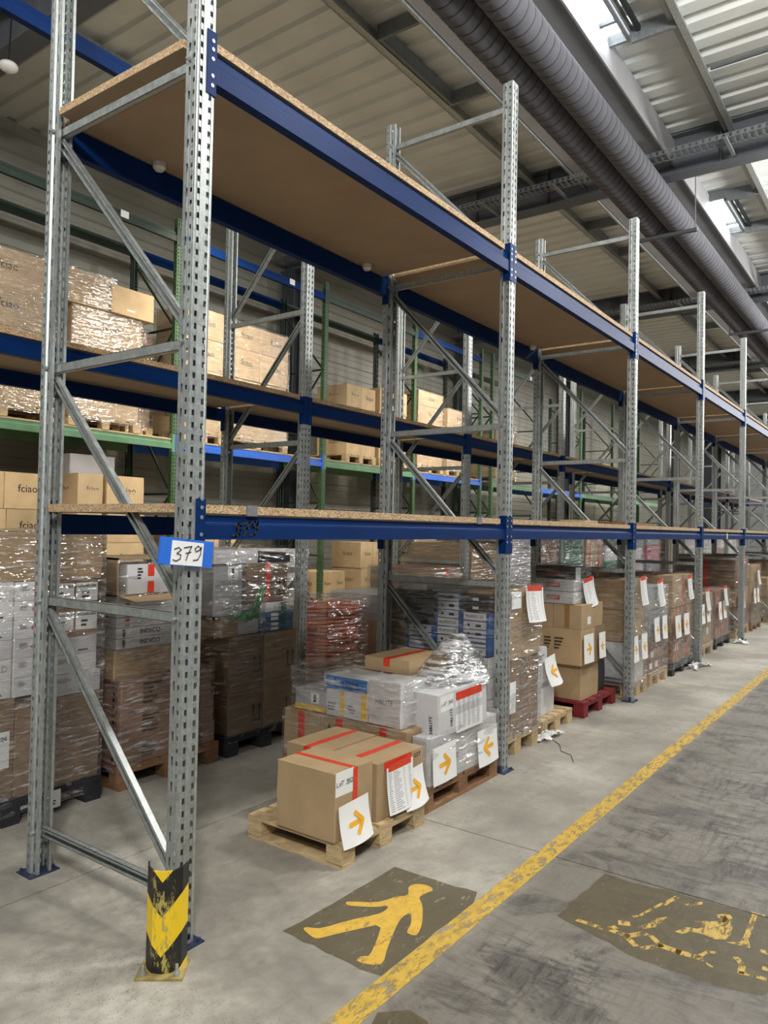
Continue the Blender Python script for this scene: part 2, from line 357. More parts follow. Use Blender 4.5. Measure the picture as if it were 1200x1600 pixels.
def plate_on(parent, name, face, c, wdt, hgt, mat, t=.0012, rot=0, label=None):
    U, V, N = FACES[face]; c = Vector(c); ca, sa = math.cos(rot), math.sin(rot); vs = []
    for d in (0, t):
        for (a, b) in ((-.5, -.5), (.5, -.5), (.5, .5), (-.5, .5)):
            x, y = a*wdt, b*hgt; vs.append(c+U*(x*ca-y*sa)+V*(x*sa+y*ca)+N*d)
    return part(name, MB().add(vs, [(3, 2, 1, 0), (4, 5, 6, 7), (0, 1, 5, 4), (1, 2, 6, 5), (2, 3, 7, 6), (3, 0, 4, 7)]), mat, parent, label=label)

# ---------------------------------------------------------------- structure: floor, walls, roof
floor = empty('floor', kind='structure')
XE = [-7.8, -.87, 4.3, 10, 16]; YE = [-9, -3.4, 1.76, 6.9, 12.1, 17.3, 22.5, 27.7, 32.9, 38.1, 46]
g = .004
for i in range(len(XE)-1):
    for j in range(len(YE)-1):
        part('slab', MB().box(XE[i]+g, XE[i+1]-g, YE[j]+g, YE[j+1]-g, -.2, 0), CONC, floor)
part('sub_base', MB().box(-7.8, 16, -9, 46, -.3, -.012), plain('dark_joint', (52, 50, 46), .9), floor)

def clad_mesh(L, H, mat, name='wall_panel'):
    n = 4; hh = H/n; prof = []
    for k in range(n):
        z = k*hh
        prof += [(0, z+.0), (0, z+.01), (.012, z+.018), (.012, z+hh*.5), (.006, z+hh*.53), (.006, z+hh*.57), (.012, z+hh*.6), (.012, z+hh-.016), (0, z+hh-.004)]
    pts = prof+[(-.06, H-.004), (-.06, 0)]
    return MB().prism(pts, .003, L-.003, 'y').mesh(name, mat)
wall = empty('wall_left', (-7.6, 0, 0), kind='structure')
pm = clad_mesh(6.5, 1.02, CLAD)
for j in range(-1, 7):
    for k in range(7): put('wall_panel', pm, wall, (0, -5+j*6.5+.0, k*1.02))
part('wall_backing', MB().box(-7.8, -7.68, -12, 46, -.2, 7.3), STEELD, wall)
wb = empty('wall_back', (0, 46, 0), kind='structure')
pw = clad_mesh(6.5, 1.02, CLADW)
for j in range(4):
    for k in range(7):
        q = put('wall_panel', pw, wb, (-7.6+j*6.5+6.5, -.1, k*1.02), -math.pi/2); q.rotation_euler = (0, 0, -math.pi/2); q.location = (-7.6+j*6.5, -.1, k*1.02)
part('wall_backing', MB().box(-7.8, 18, 46, 46.2, -.2, 7.3), STEELD, wb)
ZC = 7.05
ceil = empty('ceiling', (0, 0, ZC), kind='structure')
prof = []; SW = .99
for k in range(3):
    y = k*.33; prof += [(y+.0, 0), (y+.0, .0)] if 0 else [(y, .0), (y+.17, 0), (y+.195, .045), (y+.305, .045), (y+.33, 0)][:5 if k == 2 else 4]
prof2 = prof+[(SW, .07), (0, .07)]
mbd = MB().prism(prof2, -7.68, 14, 'x'); dk = mbd.mesh('deck_sheet', DECK)
j = 0; y = -9
while y < 46:
    put('deck_sheet', dk, ceil, (0, y, 0)); y += SW
part('deck_backing', MB().box(-7.8, 14, -9.2, 46.2, ZC+.075, ZC+.12), STEELD, ceil)

RAFY = [1.95, 8.45, 14.95, 21.6, 28.3, 35, 41.5]
for i, y in enumerate(RAFY):
    t = empty('roof_rafter', (0, y, 6.5), f'grey painted steel roof beam crossing the aisle, {ORD[i]} from the camera end', 'roof beam', 'roof beams across the hall')
    mb = MB().box(-7.6, 14, y-.12, y+.12, 6.5, 6.52).box(-7.6, 14, y-.12, y+.12, 7.02, 7.04).box(-7.6, 14, y-.008, y+.008, 6.52, 7.02)
    for k in range(18): mb.box(-7+k*1.2, -6.99+k*1.2, y-.11, y+.11, 6.52, 7.02)
    part('beam', mb, RAFT, t)
    if i > 0:
        c = empty('cable_tray', (0, y-.6, 6.55), f'white perforated cable tray hung before the {ORD[i]} roof beam', 'cable tray', 'cable trays under the roof')
        mb = MB(); yy = y-.62
        for k in range(170):
            x = -7.4+k*.08
            for dy in (0, .2): mb.box(x, x+.05, yy+dy-.002, yy+dy+.002, 6.56, 6.60)
            mb.box(x, x+.025, yy, yy+.2, 6.555, 6.559)
        for dy in (0, .2):
            mb.box(-7.4, 6.2, yy+dy-.003, yy+dy+.003, 6.60, 6.61).box(-7.4, 6.2, yy+dy-.003, yy+dy+.003, 6.55, 6.562)
        part('tray', mb, GALVD, c)
        for x in (-5.6, -3, -1.9, .35, 2.5): part('bracket', MB().box(x, x+.04, yy-.05, yy+.75, 6.52, 6.548), GALVD, c)
    col = MB().box(-7.5, -7.2, y-.15, y-.135, 0, 6.5).box(-7.5, -7.2, y+.135, y+.15, 0, 6.5).box(-7.36, -7.345, y-.135, y+.135, 0, 6.5)
    thing('steel_column', col, STEELD, (-7.35, y, 0), f'dark grey steel column against the cladding wall, under the {ORD[i]} roof beam', 'column', 'wall columns')
PX = [(-5.15, 'over the green rack'), (-2.45, 'left of the ducts'), (.3, 'right of the ducts'), (3.05, 'over the driving lane')]
for x, s in PX:
    z1 = 7.05; mb = MB().box(x-.0, x+.006, -9, 46, 6.86, z1).box(x-.07, x, -9, 46, z1-.006, z1).box(x, x+.08, -9, 46, 6.86, 6.866).box(x+.074, x+.08, -9, 46, 6.866, 6.89).box(x-.075, x-.0, -9, 46, 6.93, 6.936)
    thing('roof_purlin', mb, GALV, (x, 0, 6.86), f'long galvanised roof purlin running down the hall {s}', 'purlin', 'roof purlins')
# gutter box and ducts
GX0, GX1, GZ = -1.62, -.40, 6.66
mb = MB().box(GX0, GX1, -9, 45.7, GZ, GZ+.01).box(GX0, GX0+.01, -9, 45.7, GZ, 7.0).box(GX1-.01, GX1, -9, 45.7, GZ, 7.0)
gt = thing('box_gutter', mb, GUTM, (-1, 0, GZ), 'wide light grey sheet metal box gutter running above the two ducts', 'gutter')
part('edge_lip', MB().box(GX0-.03, GX0, -9, 45.7, GZ-.03, GZ+.02), GALV, gt); part('edge_lip', MB().box(GX1, GX1+.02, -9, 45.7, GZ-.03, GZ+.03), GUTM, gt)
def duct(x, z, r, label):
    prof = []; y = -9
    while y < 45.5:
        prof += [(y, r-.006), (y+.03, r), (y+.10, r), (y+.125, r-.006), (y+.13, r-.012)]; y += .14
    seg = 28; mb = MB(); base = 0
    for (yy, rr) in prof:
        for k in range(seg): a = 2*math.pi*k/seg; mb.v.append((x+rr*math.cos(a), yy, z+rr*math.sin(a)))
    for i in range(len(prof)-1):
        for k in range(seg): a = i*seg+k; b = i*seg+(k+1) % seg; mb.f.append((a, b, b+seg, a+seg)); mb.m.append(1 if i % 5 >= 3 else 0)
    return thing('air_duct', mb, [DUCTM, SEAMM], (x, 0, z), label, 'duct', 'round ducts under the gutter', smooth=True)
duct(-.915, 6.22, .172, 'grey ribbed round duct nearer the racks'); duct(-.565, 6.22, .172, 'grey ribbed round duct nearer the aisle')
for i, y in enumerate((-3.4, 2.9, 9.2, 15.5, 21.8, 28.1, 34.4)):
    t = empty('duct_hanger', (-.7, y, 6.03), f'grey channel bar with rods slung under both ducts, {ORD[i]} down the hall', 'hanger', 'duct hangers')
    part('bar', MB().box(-1.12, -.28, y-.03, y+.03, 6.0, 6.045), RAFT, t)
    for x in (-1.1, -.31): part('rod', MB().tube([(x, y, 6.0), (x, y, 7.05)], .008, 6), GALVD, t)
# roof lights with trimmers
for i, y in enumerate((-1.75, 4.35, 10.45, 16.55, 22.65, 28.75, 34.9)):
    t = empty('roof_light', (-.7, y, 6.95), f'bright roof light beside the box gutter, {ORD[i]} down the hall', 'skylight', 'roof lights')
    part('panel', MB().box(-1.15, -.2, y+.04, y+1.22, 7.0, 7.01), SKY, t); part('panel', MB().box(-1.15, -.2, y+1.26, y+1.48, 7.0, 7.01), SKY, t)
    f = MB().box(-.2, -.16, y, y+1.52, 6.88, 7.05).box(-1.2, -.16, y-.04, y, 6.9, 7.05).box(-1.2, -.16, y+1.5, y+1.54, 6.9, 7.05).box(-1.2, -.2, y+1.22, y+1.26, 6.96, 7.0)
    part('frame', f, GALVD, t)
    part('trimmer', MB().box(-2.37, -1.55, y-.02, y+.02, 6.87, 7.03), GALVD, t)
    part('trimmer', MB().box(-2.37, -1.55, y+1.46, y+1.50, 6.87, 7.03), GALVD, t)
    part('trimmer', MB().box(-2.36, -2.32, y+.02, y+1.46, 6.87, 7.03), GALVD, t)
    for dy in (-.02, 1.5): part('trimmer', MB().box(-.16, .3, y+dy, y+dy+.04, 6.86, 7.03), GALVD, t)
    part('strut', MB().box(-.1, -.06, y+.02, y+1.5, 6.95, 7.0), RUBBER, t)
    part('sag_bar', MB().box(.38, 3.05, y+2.6, y+2.63, 6.95, 6.98), RAFT, t)

# ---------------------------------------------------------------- racks
def upright_mesh(H, mat, w=.09, front_holes=True):
    """web facing +x at x=0, width w in y, flanges back to x=-.08; real perforations"""
    mb = MB(); P = .05; n = int(H/P); hw = w/2
    def strip(cols, fn, hole):
        # cols: list of (a,b,isholecol); cells punched on every pitch
        for (a, b, hc) in cols:
            if not hc: mb.add([fn(a, 0), fn(b, 0), fn(b, H), fn(a, H)], [(0, 1, 2, 3)]); continue
            h0, h1, every, ph = hc; z = 0
            for k in range(n):
                if (k+ph) % every: continue
                zz = k*P
                mb.add([fn(a, z), fn(b, z), fn(b, zz+h0), fn(a, zz+h0)], [(0, 1, 2, 3)]); z = zz+h1
            mb.add([fn(a, z), fn(b, z), fn(b, H), fn(a, H)], [(0, 1, 2, 3)])
    strip([(-hw, -.031, None), (-.031, -.017, (.012, .036, 1, 0)), (-.017, .014, None), (.014, .030, (.012, .036, 1, 0)), (.030, hw, None)], lambda a, z: (0, a, z), 1)
    for s in (-1, 1):
        strip([(0, -.012, None), (-.012, -.024, (.016, .034, 1, 0)), (-.024, -.038, None)], lambda a, z, s=s: (a, s*hw, z), 1)
        strip([(-.038, -.044, None)], lambda a, z, s=s: (a, s*(hw-(-.038-a)*1.4), z), 1)
        y2 = hw-.0084
        strip([(-.044, -.052, None), (-.052, -.063, (.008, .044, 2, 0)), (-.063, -.080, None)], lambda a, z, s=s: (a, s*y2, z), 1)
        strip([(0, .014, None)], lambda a, z, s=s: (-.080, s*(y2-a), z), 1)
        strip([(0, .010, None)], lambda a, z, s=s: (-.080+a, s*(y2-.014), z), 1)
    me = mb.mesh('upright', mat, recalc=False)
    bm = bmesh.new(); bm.from_mesh(me); bmesh.ops.remove_doubles(bm, verts=bm.verts, dist=.0002); bmesh.ops.recalc_face_normals(bm, faces=bm.faces)
    bmesh.ops.solidify(bm, geom=bm.faces[:], thickness=.0018); bm.to_mesh(me); bm.free(); return me
UP49 = upright_mesh(4.87, GALV); UP60 = upright_mesh(5.9, GALV)
UPG = upright_mesh(5.9, GREEN); UPD = upright_mesh(5.75, DKGREEN)
def channel(p0, p1, w=.042, d=.028, t=.002, flip=False):
    """C section lying in an x-z plane, open side facing -y"""
    p0, p1 = Vector(p0), Vector(p1); dr = (p1-p0).normalized(); n = Vector((-dr.z, 0, dr.x)); Y = Vector((0, 1, 0)); mb = MB()
    def bar(a0, a1, b0, b1):
        vs = [p+n*a+Y*(-b if flip else b) for p in (p0, p1) for a, b in ((a0, b0), (a1, b0), (a1, b1), (a0, b1))]
        mb.add(vs, [(3, 2, 1, 0), (4, 5, 6, 7), (0, 1, 5, 4), (1, 2, 6, 5), (2, 3, 7, 6), (3, 0, 4, 7)])
    h = w/2; k = d/2
    bar(-h, h, k-t, k); bar(-h, -h+t, -k, k); bar(h-t, h, -k, k); bar(-h, -h+.012, -k, -k+t); bar(h-.012, h, -k, -k+t)
    return mb
LV = [.2, 1.3, 2.42, 3.575, 4.7]
def brace_meshes(mat, D, levels, flip, H):
    out = []
    a, b = -.06, -D+.06
    for z in levels: out.append(channel((a, 0, z), (b, 0, z), flip=z > .5).mesh('brace', mat))
    for z0, z1 in zip(levels[:-1], levels[1:]):
        lo, hi = (a, b) if not flip else (b, a)
        out.append(channel((lo, 0, z0+.06), (hi, 0, z1-.05)).mesh('brace', mat))
    if H-levels[-1] > .7:
        lo, hi = (a, b) if not flip else (b, a); out.append(channel((lo, 0, levels[-1]+.06), (hi, 0, H-.1)).mesh('brace', mat))
    return out
plate_me = MB().box(-.09, .035, -.075, .075, 0, .006).box(-.02, .004, -.075, -.045, .006, .05).tube([(.02, .058, 0), (.02, .058, .018)], .009, 6).tube([(-.055, -.06, 0), (-.055, -.06, .018)], .009, 6).mesh('foot_plate', PLATE)
bolt_me = MB().tube([(0, 0, 0), (0, -.016, 0)], .009, 6).tube([(0, -.016, 0), (0, -.022, 0)], .005, 6).mesh('bolt', GALV)
def frame(name, x, y, D, ups, braces, label, group, levels, bolts=False, dx=0):
    t = empty(name, (x, y, 0), label, 'rack frame', group)
    put('upright', ups[0], t, (0, .045, .006)); put('upright', ups[1], t, (-D, .045, .006), math.pi)
    for b in braces: put('brace', b, t, (0, .045, 0))
    put('foot_plate', plate_me, t, (0, .045, 0)); put('foot_plate', plate_me, t, (-D, .045, 0), math.pi)
    if bolts:
        for z in levels:
            for xx in (-.05, -D+.05): put('bolt', bolt_me, t, (xx, .006, z))
    return t
BR1 = brace_meshes(GALV, 1.10, LV, False, 4.87); BR2 = brace_meshes(GALV, 1.05, LV, True, 4.87); BR1H = brace_meshes(GALV, 1.10, LV+[5.75], False, 5.9)
L = 2.8
N1 = 9
for i in range(N1):
    frame('upright_frame', 0, i*L, 1.10, (UP60, UP60) if i == 0 else (UP49, UP49), BR1H if i == 0 else BR1,
          'tall galvanised rack frame nearest the camera with blue tag and yellow guard' if i == 0 else f'galvanised rack frame of the front row, {ORD[i]} from the near end',
          'front row rack frames', LV, bolts=i < 3)
Y2 = lambda i: .05+2.85*i if i else -.85
for i in range(0, 11):
    frame('upright_frame', -2.0, Y2(i), 1.05, (UP49, UP49), BR2, f'galvanised rack frame of the middle row behind, {ORD[i]} from the near end', 'middle row rack frames', LV)
Y3 = [-1.5, 1.5, 4.66, 7.81, 10.6, 13.4, 13.95, 16.8, 19.6, 22.4, 25.2, 28]
LV3 = [.3, 1.2, 2.1, 3.3, 4.4, 5.4]; BR3 = []
for k, (z0, z1) in enumerate(zip(LV3[:-1], LV3[1:])):
    a, b = (-.06, -.95); BR3.append(channel((a, 0, z0), (b, 0, z0), .03, .02).mesh('brace', DKGREEN))
    if k % 2: a, b = b, a
    BR3.append(channel((a, 0, z0), (b, 0, z1), .03, .02).mesh('brace', DKGREEN))
for i, y in enumerate(Y3):
    frame('upright_frame', -6.0, y, 1.05, (UPG, UPD), BR3, f'green rack frame along the cladding wall, {ORD[i]} from the left', 'green wall row rack frames', LV3)

def beam_mesh(Ln, mat, h=.11, step=True):
    pts = [(-.05, 0), (0, 0), (0, h*.60), (-.004, h*.63), (-.016, h*.68), (-.018, h*.72), (-.018, h), (-.05, h)]
    return MB().prism(pts, .048, Ln-.048, 'y').mesh('beam', mat)
def conn_mesh(mat, h0, h1, s):
    y0, y1 = (.002, .048)
    mb = MB()
    if s > 0: mb.box(.001, .006, y0, y1, h0, h1).box(-.05, .006, y1-.001, y1+.003, h0, h1)
    else: mb.box(.001, .006, -y1, -y0, h0, h1).box(-.05, .006, -y1-.003, -y1+.001, h0, h1)
    return mb.mesh('connector', mat)
rivet_me = MB().tube([(.004, 0, 0), (.0085, 0, 0)], .0085, 8).mesh('rivet', GALV)
def level(y0, Ln, xf, xb, zb, mat, cmat, label, group, board=True, h=.11, conn=(-.045, .20), rivets=False, bname='shelf_level', boardmats=None, bt=.036, single=False):
    """one shelf level of one bay: beams hooked to the frames and a chipboard deck"""
    t = empty(bname, (xf, y0, zb), label, 'shelf', group)
    key = (round(Ln, 3), mat.name, h)
    if key not in _bm: _bm[key] = beam_mesh(Ln, mat, h)
    ck = (cmat.name, conn)
    if ck not in _bm: _bm[ck] = (conn_mesh(cmat, conn[0], conn[1], 1), conn_mesh(cmat, conn[0], conn[1], -1))
    c1, c2 = _bm[ck]
    for xx, rz in ((0, 0), (xb-xf, math.pi))[:1 if single else 2]:
        b = put('beam', _bm[key], t, (xx, 0 if rz == 0 else Ln, 0), rz)
        a1 = put('connector', c1, b, (0, 0, 0)); a2 = put('connector', c2, b, (0, Ln, 0))
        if rivets and rz == 0:
            for q, yy in ((a1, .03), (a2, -.03)):
                for z in (-.02, .02, .09, .13, .165): put('rivet', rivet_me, t, (0, yy if q is a1 else Ln+yy, z))
    if board:
        bk = ('board', round(Ln, 3), round(xf-xb, 3), bt)
        if bk not in _bm:
            mb = MB(); D = xf-xb; n = 1
            # deck notched round the posts: full width between the frames, a tongue between the posts
            P_ = [(-D+.004, .035), (-D+.095, .035), (-D+.095, -.042), (-.095, -.042), (-.095, .035), (-.004, .035), (-.004, Ln-.12), (-D+.004, Ln-.12)]
            n_ = len(P_); vs = [(x, y, z) for z in (0, bt) for x, y in P_]
            mb.add(vs, [tuple(range(n_-1, -1, -1)), tuple(range(n_, 2*n_))], 1); mb.add(vs, [(q, (q+1) % n_, n_+(q+1) % n_, n_+q) for q in range(n_)], 0)
            _bm[bk] = mb.mesh('shelf_board', [CHIPE, CHIPF])
        put('shelf_board', _bm[bk], t, (0, 0, h+.008))
    return t
_bm = {}
for i in range(N1-1):
    level(i*L+.045, L, 0, -1.10, 1.62, BLUE, BLUE, f'lower blue beam shelf of the front row, {ORD[i]} bay from the camera' , 'lower shelves of the front row', h=.10, conn=(-.10, .165), rivets=i < 2)
    level(i*L+.045, L, 0, -1.10, 3.505, BLUE, BLUE, f'upper blue beam shelf of the front row, {ORD[i]} bay from the camera', 'upper shelves of the front row', h=.13, conn=(-.06, .205), rivets=i < 2)
for i in range(0, 10):
    level(Y2(i)+.045, Y2(i+1)-Y2(i), -2.0, -3.05, 2.665, BLUE, BLUE, f'blue beam shelf of the middle row, {ORD[i]} bay from the left', 'shelves of the middle row', h=.112, conn=(-.09, .15))
level(Y2(0)+.045, Y2(1)-Y2(0), -2.0, -3.05, 4.68, BLUE, BLUE, 'bare blue beam high above the first middle row bay', 'top beams of the middle row', board=False, single=True, h=.12, bname='beam_pair', conn=(-.06, .18))
for i in range(len(Y3)-1):
    if i == 5: continue
    bl = i in (2, 4, 7); y0 = Y3[i]+.045; Ln = Y3[i+1]-Y3[i]; m = BLUEB if bl else GREENB
    lv = level(y0, Ln, -6.0, -7.05, 2.72, m, m, f'{"blue" if bl else "green"} beam level with pallets on the wall row, {ORD[i]} bay from the left', 'pallet levels of the wall row', board=False, h=.12, bname='beam_level')
    D = 1.05; nb = 6; mbx = MB()
    put('deck_panel', MB().box(-1.03, -.01, .05, Ln-.05, 0, .02).mesh('deck_panel', [WOOD if i < 6 else GALVD]), lv, (0, .0, .12))
    if i < 7:
        d = level(y0, Ln, -6.0, -7.05, 5.58, BLUE if bl else DKGREEN, DKGREEN, f'bare {"blue" if bl else "green"} top beams of the wall row, {ORD[i]} bay from the left', 'top beams of the wall row', board=False, h=.13, bname='beam_pair')
        plate_on(d, 'label_plate', '+x', (-5.999, y0+Ln*.72, 5.66), .12, .09, PAPER)
fl = [o for o in COL.objects if o.name.startswith('shelf_level') and o.get('label', '').startswith('lower blue')]
plate_on(fl[3], 'yellow_marker', '+x', (.001, 9.95, 1.668), .07, .085, YELM if 0 else plain('pale_yellow', (226, 214, 130), .5))
for y_ in (.36, 2.42): part('board_clip', MB().box(-.03, .004, y_-.03, y_+.03, 1.722, 1.768), GALVD, fl[0])
for i, (x_, y_) in enumerate(((-1.0, .58), (-1.0, 2.45), (-1.0, 5.35))):
    thing('sensor_cap', MB().tube([(x_, y_, 3.642), (x_, y_, 3.615), (x_, y_, 3.60)], [.035, .035, .022], 12), WHITEP, (x_, y_, 3.60), f'small white cap stuck under the upper shelf board, {ORD[i]} bay', 'cap', smooth=False)
# guard at the first upright
gd = empty('column_guard', (.055, -.095, 0), 'black and yellow striped steel guard bolted before the nearest rack post', 'column guard', rz=math.radians(38))
prof = [(-.078, .035), (-.066, -.012), (-.036, -.048), (0, -.056), (.036, -.048), (.066, -.012), (.078, .035)]
inner = [(x*.93, y+.007) for x, y in prof]
put('guard_shell', MB().prism(prof+inner[::-1], .008, .385, 'z').mesh('guard_shell', GUARD), gd)
put('base_plate', MB().box(-.088, .088, -.085, .045, 0, .009).mesh('base_plate', OLDYEL), gd)
for x in (-.062, .062): put('anchor_bolt', MB().tube([(x, -.062, .009), (x, -.062, .022)], .013, 6).tube([(x, -.062, .022), (x, -.062, .05)], .006, 8).mesh('anchor_bolt', GALV), gd)
# tag 379
tg = empty('location_tag', (.03, -.02, 1.57), 'blue hanging tag with white paper reading 379 on the nearest post', 'tag')
ta = math.radians(5); Rm = Matrix.Rotation(-ta, 4, 'X')
def tilt(mb): mb.v = [tuple(Rm @ (Vector(v)-Vector((.03, -.01, 1.57)))+Vector((.03, -.01, 1.57))) for v in mb.v]; return mb
mbt = MB().box(.015, .022, -.14, .125, 1.515, 1.622); 
def tilted(name, mb, mat, **k): return part(name, tilt(mb), mat, tg, **k)
tilted('backing', mbt, BLUEP); tilted('paper', MB().box(.022, .0235, -.085, .072, 1.518, 1.612), PAPER)
tilted('fold', MB().box(.0221, .0245, -.14, -.118, 1.517, 1.62), BLUEP)
hb = scribble(tg, '379', '+x', (.0245, -.006, 1.567), .05, wd=.08, adv=.98, slant=.05)
hb.data.transform(Matrix.Translation((0, .0, 0)))
part('string', MB().tube([(.012, 0, 1.68), (.02, .006, 1.66), (.021, .004, 1.64), (.022, -.004, 1.615)], .002, 5), BLACKM, tg)
# handwriting on the first lower beam
for o in [o for o in COL.objects if o.name.startswith('shelf_level') and o.get('label', '').startswith('lower') and 'first' in o['label']]:
    scribble(o, '379', '+x', (.002, .325, 1.667), .05, wd=.2, adv=1.0, slant=.1)

# ---------------------------------------------------------------- pallets, cartons, film, sheets
_pc = {}
def cached(key, fn):
    if key not in _pc: _pc[key] = fn()
    return _pc[key]
def pallet(x0, x1, y0, y1, mat, label, z=0, h=.144, along='x', nd=5, group='wooden pallets'):
    t = empty('pallet', (x0, y0, z), label, 'pallet', group)
    W, D = x1-x0, y1-y0; bw = .1; bt = .022; zb = .022; bh = h-3*.022
    k = (round(W, 2), round(D, 2), mat.name, h)
    blk = cached(('blk', mat.name, h, round(bw, 2)), lambda: MB().box(0, bw*.98, 0, bw*1.1, 0, bh).mesh('block', mat))
    xs = [0, (W-bw)/2, W-bw] if W > .75 else [0, W-bw]; ys = [0, (D-bw*1.1)/2, D-bw*1.1]
    for xx in xs:
        for yy in ys: put('block', blk, t, (xx, yy, zb))
    if along == 'x':
        bb = cached(('bb',)+k, lambda: MB().box(0, W, 0, .1, 0, .022).mesh('bottom_board', mat))
        for yy in ys: put('bottom_board', bb, t, (0, yy+.005, 0))
    else:
        bb = cached(('bby',)+k, lambda: MB().box(0, .1, 0, D, 0, .022).mesh('bottom_board', mat))
        for xx in xs: put('bottom_board', bb, t, (xx, 0, 0))
    sb = cached(('sb',)+k, lambda: MB().box(0, .098, 0, D, 0, .022).mesh('stringer_board', mat))
    for xx in xs: put('stringer_board', sb, t, (xx, 0, zb+bh))
    dw = D/nd*.84
    db = cached(('db', nd)+k, lambda: MB().box(0, W, 0, dw, 0, .0215).mesh('deck_board', mat))
    for q in range(nd): put('deck_board', db, t, (0, q*(D-dw)/(nd-1), zb+bh+.022))
    return t
def carton(x0, x1, y0, y1, z0, z1, mat, label, group=None, tape=None, tapemat=TAPE, tw=.05, flap=True, rot=None, name='carton', cat='box', openflap=False, seam='y'):
    x0 += .002; x1 -= .002; y0 += .002; y1 -= .002; z1 -= .002
    base = ((x0+x1)/2, (y0+y1)/2, z0); mb = MB(); W, D, H = x1-x0, y1-y0, z1-z0
    b = min(.006, W*.04); bu = random.uniform(.001, .004)
    # body with softened vertical edges and slight belly
    ring = [(x0+b, y0), (x1-b, y0), (x1, y0+b), (x1, y1-b), (x1-b, y1), (x0+b, y1), (x0, y1-b), (x0, y0+b)]
    zs = [z0, z0+H*.5, z1-.004] if flap else [z0, z0+H*.5, z1]
    cx, cy = base[0], base[1]
    for i, z in enumerate(zs):
        k = bu if i == 1 else 0
        for (x, y) in ring: mb.v.append((x+(k if x > cx else -k), y+(k if y > cy else -k), z))
    n = 8
    for i in range(2):
        for k in range(n): a = i*n+k; c = i*n+(k+1) % n; mb.f.append((a, c, c+n, a+n)); mb.m.append(0)
    mb.f.append(tuple(range(n-1, -1, -1))); mb.m.append(0); mb.f.append(tuple(range(2*n, 3*n))); mb.m.append(0)
    if flap:
        if seam == 'y': mb.box(x0+.001, cx-.0015, y0+.001, y1-.001, z1-.004, z1); mb.box(cx+.0015, x1-.001, y0+.001, y1-.001, z1-.004, z1)
        else: mb.box(x0+.001, x1-.001, y0+.001, cy-.0015, z1-.004, z1); mb.box(x0+.001, x1-.001, cy+.0015, y1-.001, z1-.004, z1)
    o = thing(name, mb, mat, base, label, cat, group)
    if tape:
        for tp in tape:
            if tp == 'y':      # runs along y over the top, turning down on the -y and +y ends
                part('tape', MB().box(cx-tw/2, cx+tw/2, y0-.001, y1+.001, z1, z1+.001).box(cx-tw/2, cx+tw/2, y0-.0045, y0-.0005, z0+H*.05 if tw > .06 else z1-min(.09, H*.6), z1+.001), tapemat, o)
            elif tp == 'x':    # along x, turning down on +x
                part('tape', MB().box(x0-.001, x1+.001, cy-tw/2, cy+tw/2, z1, z1+.001).box(x1+.0005, x1+.0045, cy-tw/2, cy+tw/2, z1-min(.16, H*.8), z1+.001), tapemat, o)
            elif tp == 'vy':   # vertical strip on -y face
                part('tape', MB().box(cx-tw/2, cx+tw/2, y0-.005, y0-.001, z0+.01, z1+.001), tapemat, o)
            elif tp == 'vx':
                part('tape', MB().box(x1+.001, x1+.005, cy-tw/2, cy+tw/2, z0+.01, z1+.001), tapemat, o)
    return o
def up_arrows(o, face, c, s, mat=BROWNINK):
    U, V, N = FACES[face]; c = Vector(c)+N*.0055; mb = MB()
    def q(a0, b0, a1, b1): mb.add([c+U*a0*s+V*b0*s, c+U*a1*s+V*b0*s, c+U*a1*s+V*b1*s, c+U*a0*s+V*b1*s], [(0, 1, 2, 3)])
    for dx in (-.28, .28):
        q(dx-.05, -.4, dx+.05, .5); mb.add([c+U*(dx-.16)*s+V*.3*s, c+U*(dx+.16)*s+V*.3*s, c+U*dx*s+V*.62*s], [(0, 1, 2)])
    q(-.5, -.55, .5, -.48); return part('print', mb, mat, o, recalc=False)
def lines(o, face, c, w, h, n, mat=GREYINK, name='print', cols=1, off=.004, fill=.5):
    U, V, N = FACES[face]; c = Vector(c)+N*off; mb = MB(); rnd = random.Random(int(abs(c.x*1000)+abs(c.y*777)+c.z*311))
    for k in range(n):
        for q in range(cols):
            b = -h/2+h*(k+.25)/n; a0 = -w/2+w*q/cols; a1 = a0+w/cols*rnd.uniform(.45, .9); b1 = b+h/n*fill
            mb.add([c+U*a0+V*b, c+U*a1+V*b, c+U*a1+V*b1, c+U*a0+V*b1], [(0, 1, 2, 3)])
    return part(name, mb, mat, o, recalc=False)
